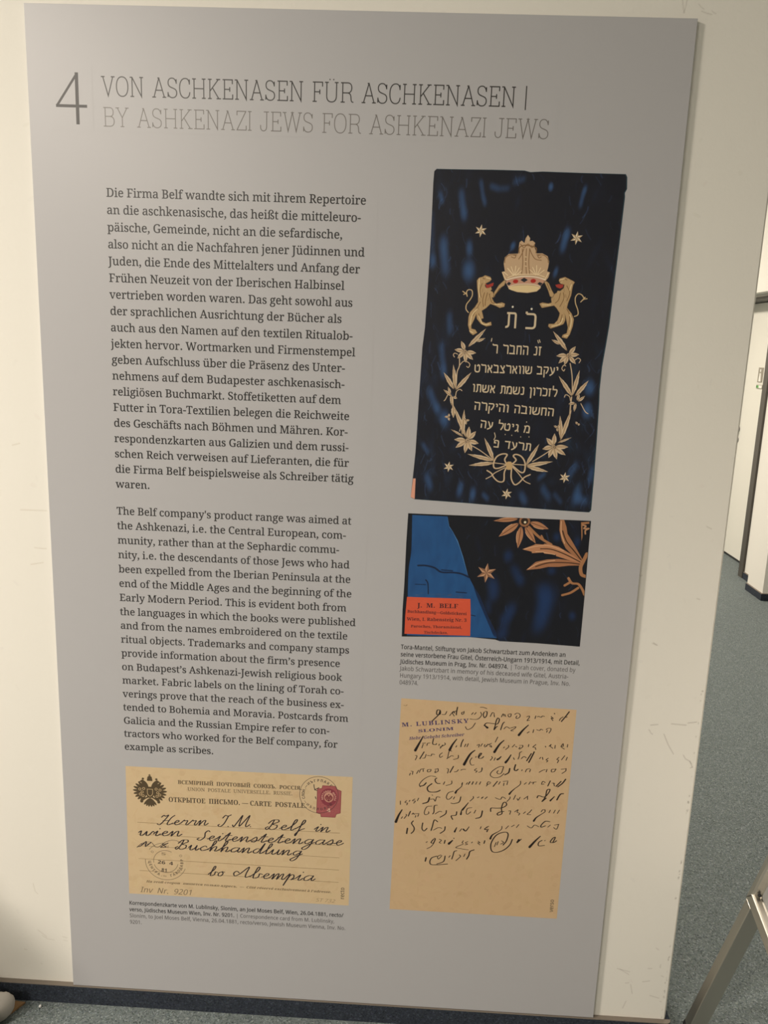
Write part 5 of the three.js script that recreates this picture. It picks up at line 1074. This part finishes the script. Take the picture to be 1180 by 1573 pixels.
// ---------------------------------------------------------------- aluminium poster stand at the corner of the wall
{
  const corner = new THREE.Vector3(0.916, 0.356, -0.0235);
  const v = new THREE.Vector3(-0.16, 0, 0.9871), foot = new THREE.Vector3(0.8165, 0, -0.0375);
  const u = corner.clone().sub(foot).normalize(); v.addScaledVector(u, -u.dot(v)).normalize();
  const n = new THREE.Vector3().crossVectors(v, u).normalize();            // towards the reader
  const g = group('poster_stand', corner.x, 0, corner.z);
  const frame = new THREE.Matrix4().makeBasis(v, u, n).setPosition(0, corner.y, 0);   // x along the bottom rail, y up the side rail
  const put = (geo) => geo.applyMatrix4(frame);
  const alu = std({ color: rgb(0.60, 0.57, 0.51), metalness: 1, roughness: 0.36 });
  const rubber = std({ color: rgb(0.015, 0.015, 0.015), roughness: 0.7 });
  const Wd = 0.62, Ht = 0.88, R = 0.036;
  // snap-frame rail: outer flat, raised lip, inner slope; swept between mitred ends
  function rail(len) {
    const prof = [[0, -0.020], [0, -0.003], [0.003, 0], [0.024, 0.0006], [0.0255, 0.003], [0.0275, 0.0045], [0.0295, 0.003], [0.031, 0.0002], [0.033, -0.010], [R, -0.012], [R, -0.020]];
    const pos = [], idx = [];
    for (const [d, h] of prof) pos.push(d, d, h, len - d, d, h);
    for (let i = 0; i < prof.length; i++) { const a = i * 2, b = ((i + 1) % prof.length) * 2; idx.push(a, a + 1, b + 1, a, b + 1, b); }
    const q = new THREE.BufferGeometry(); q.setAttribute('position', new THREE.Float32BufferAttribute(pos, 3)); q.setIndex(idx);
    const r = q.toNonIndexed(); r.computeVertexNormals(); return r;
  }
  const turn = (geo, a, x, y) => geo.rotateZ(a).translate(x, y, 0);
  mesh('rail', put(rail(Wd)), alu, g);
  mesh('rail', put(turn(rail(Wd), Math.PI, Wd, Ht)), alu, g);
  mesh('rail', put(turn(rail(Ht), -Math.PI / 2, 0, Ht)), alu, g);
  mesh('rail', put(turn(rail(Ht), Math.PI / 2, Wd, 0)), alu, g);
  mesh('back_plate', put(box(0.03, Wd - 0.03, 0.03, Ht - 0.03, -0.019, -0.013)), std({ color: rgb(0.33, 0.33, 0.32), roughness: 0.6 }), g);
  mesh('poster', put(box(0.052, Wd - 0.05, 0.062, Ht - 0.05, -0.0129, -0.0124)), std({ color: rgb(0.8, 0.78, 0.75), roughness: 0.5 }), g);
  mesh('corner_gap', put(new THREE.SphereGeometry(0.004, 12, 8).translate(0.0385, 0.0385, -0.006)), rubber, g);
  mesh('corner_joint', put(new THREE.BoxGeometry(0.032, 0.0011, 0.0006).rotateZ(Math.PI / 4).translate(0.0165, 0.0165, 0.0012)), rubber, g);
  // front legs continue the side rails to the floor, rear legs lean the other way
  const reach = corner.y / u.y;
  for (const x of [0.0, Wd - 0.034]) {
    const leg = put(new RoundedBoxGeometry(0.034, reach - 0.02, 0.034, 2, 0.002).translate(x + 0.017, -(reach - 0.02) / 2 - 0.001, -0.020));
    mesh('leg', leg, alu, g);
    mesh('foot', put(new RoundedBoxGeometry(0.036, 0.016, 0.036, 2, 0.003).translate(x + 0.017, -reach + 0.014, -0.020)), rubber, g);
  }
  const back = new THREE.Vector3(-n.x, 0, -n.z).normalize();
  for (const x of [0.017, Wd - 0.017]) {
    const top = new THREE.Vector3(x, Ht - 0.05, -0.02).applyMatrix4(frame), bot = new THREE.Vector3(x, 0, 0).applyMatrix4(frame).addScaledVector(back, 0.62).setY(0.012);
    const len = top.distanceTo(bot), q = new RoundedBoxGeometry(0.03, len, 0.03, 2, 0.002);
    q.applyQuaternion(new THREE.Quaternion().setFromUnitVectors(new THREE.Vector3(0, 1, 0), top.clone().sub(bot).normalize())).translate((top.x + bot.x) / 2, (top.y + bot.y) / 2, (top.z + bot.z) / 2);
    mesh('leg', q, alu, g);
  }
  tag(g, 'aluminium poster stand with white sheet on slanting square legs', 'stand');
}

// ---------------------------------------------------------------- white cloth bag and cardboard beside the panel wall
{
  const cloth = std({ color: rgb(0.46, 0.43, 0.39), roughness: 0.95 });
  const g = group('cloth_bag', -1.155, 0, 0.34);
  // limp cloth: tapered capsules joined smoothly, with creases, meshed from the distance field (metres from the bag's base)
  const bones = [[[0.06, 0.05, -0.05], [0.34, 0.062, -0.222], 0.085, 0.036], [[0.34, 0.062, -0.222], [0.412, 0.036, -0.264], 0.036, 0.024],
    [[0.08, 0.08, -0.03], [0.35, 0.082, -0.172], 0.095, 0.038], [[0.35, 0.082, -0.172], [0.43, 0.02, -0.112], 0.038, 0.026], [[0.08, 0.05, 0.02], [0.38, 0.02, -0.06], 0.09, 0.04], [[0.06, 0.03, 0.05], [0.28, 0.01, 0.04], 0.09, 0.05]];
  const PROFILE = [[0, 0.185], [0.06, 0.205], [0.18, 0.20], [0.34, 0.17], [0.46, 0.12], [0.55, 0.052], [0.58, 0.045], [0.62, 0.062], [0.68, 0.098], [0.74, 0.125]];
  const radius = (y) => { for (let i = 1; i < PROFILE.length; i++) if (y < PROFILE[i][0]) { const [a, p] = PROFILE[i - 1], [b, r] = PROFILE[i], t = (y - a) / (b - a), s = t * t * (3 - 2 * t); return p + (r - p) * s; } return 0.125; };
  const distance = (x, y, z) => {
    const a = Math.atan2(z, x), r = Math.hypot(x, z), neck = Math.exp(-Math.pow((y - 0.57) / 0.16, 2)), R = radius(Math.max(0, y)) * (1 + (0.05 + 0.13 * neck) * Math.sin(9 * a + 3 * y) + 0.03 * Math.sin(17 * a - 9 * y) + (y > 0.6 ? 0.10 * Math.sin(5 * a + 1) : 0));
    let body = Math.max((r - R) * 0.8, y - 0.735 - 0.025 * Math.sin(5 * a));
    if (y > 0.60) body = Math.max(body, 0.045 - (0.735 - y) * 0.42 - 0.012 > 0 ? (R - 0.016 - r) * 0.8 : body);      // the gathered mouth is open
    let sum = Math.exp(-body / 0.009);
    for (const [A, B, ra, rb] of bones) {
      const ux = B[0] - A[0], uy = B[1] - A[1], uz = B[2] - A[2], t = Math.max(0, Math.min(1, ((x - A[0]) * ux + (y - A[1]) * uy + (z - A[2]) * uz) / (ux * ux + uy * uy + uz * uz)));
      const across = x * 0.57 + z * 0.82, fold = 0.010 * Math.sin(105 * across + 8 * x) + 0.003 * Math.sin(210 * across - 30 * x + 40 * y);
      sum += Math.exp(-(Math.hypot(x - A[0] - ux * t, y - A[1] - uy * t, z - A[2] - uz * t) - ra - (rb - ra) * t + fold) / 0.009);
    }
    return Math.max(-0.009 * Math.log(sum), 0.002 - y);
  };
  const N = 150, half = 0.46, mid = [0.14, 0.4, -0.03], mc = new MarchingCubes(N, cloth, false, false, 200000);
  mc.isolation = 0;
  for (let k = 0; k < N; k++) for (let j = 0; j < N; j++) for (let i = 0; i < N; i++) mc.field[i + j * N + k * N * N] = -distance(mid[0] + (i - N / 2) / (N / 2) * half, mid[1] + (j - N / 2) / (N / 2) * half, mid[2] + (k - N / 2) / (N / 2) * half);
  mc.update();
  const q = new THREE.BufferGeometry();
  q.setAttribute('position', new THREE.BufferAttribute(new Float32Array(mc.positionArray.slice(0, mc.count * 3)), 3));
  q.setAttribute('normal', new THREE.BufferAttribute(new Float32Array(mc.normalArray.slice(0, mc.count * 3)), 3));
  q.scale(half, half, half).translate(...mid);
  mesh('sack', q, cloth, g);
  mesh('tie', new THREE.TorusGeometry(0.052, 0.009, 8, 32).rotateX(Math.PI / 2).translate(0, 0.572, 0), cloth, g);
  tag(g, 'slumped white cloth bag with deep folds on the carpet against the wall', 'bag');
  const s = new THREE.Shape(); s.moveTo(-0.711, -0.020); s.lineTo(-0.732, -0.058); s.lineTo(-0.80, -0.058); s.lineTo(-0.80, -0.0135); s.closePath();
  const card = mesh('cardboard_sheet', new THREE.ExtrudeGeometry(s, { depth: 0.004, bevelEnabled: false }).rotateX(-Math.PI / 2), std({ color: rgb(0.32, 0.19, 0.09), roughness: 0.9 }));
  tag(card, 'corner of brown cardboard poking out from under the white cloth bag', 'cardboard');
  const scrap = mesh('paper_scrap', new THREE.DodecahedronGeometry(0.0035, 0).translate(-0.672, 0.0032, 0.028), std({ color: rgb(0.8, 0.8, 0.8), roughness: 0.8 }));
  tag(scrap, 'tiny white scrap of paper on the carpet beside the cardboard corner', 'paper scrap');
}
renderer.render(scene, camera);
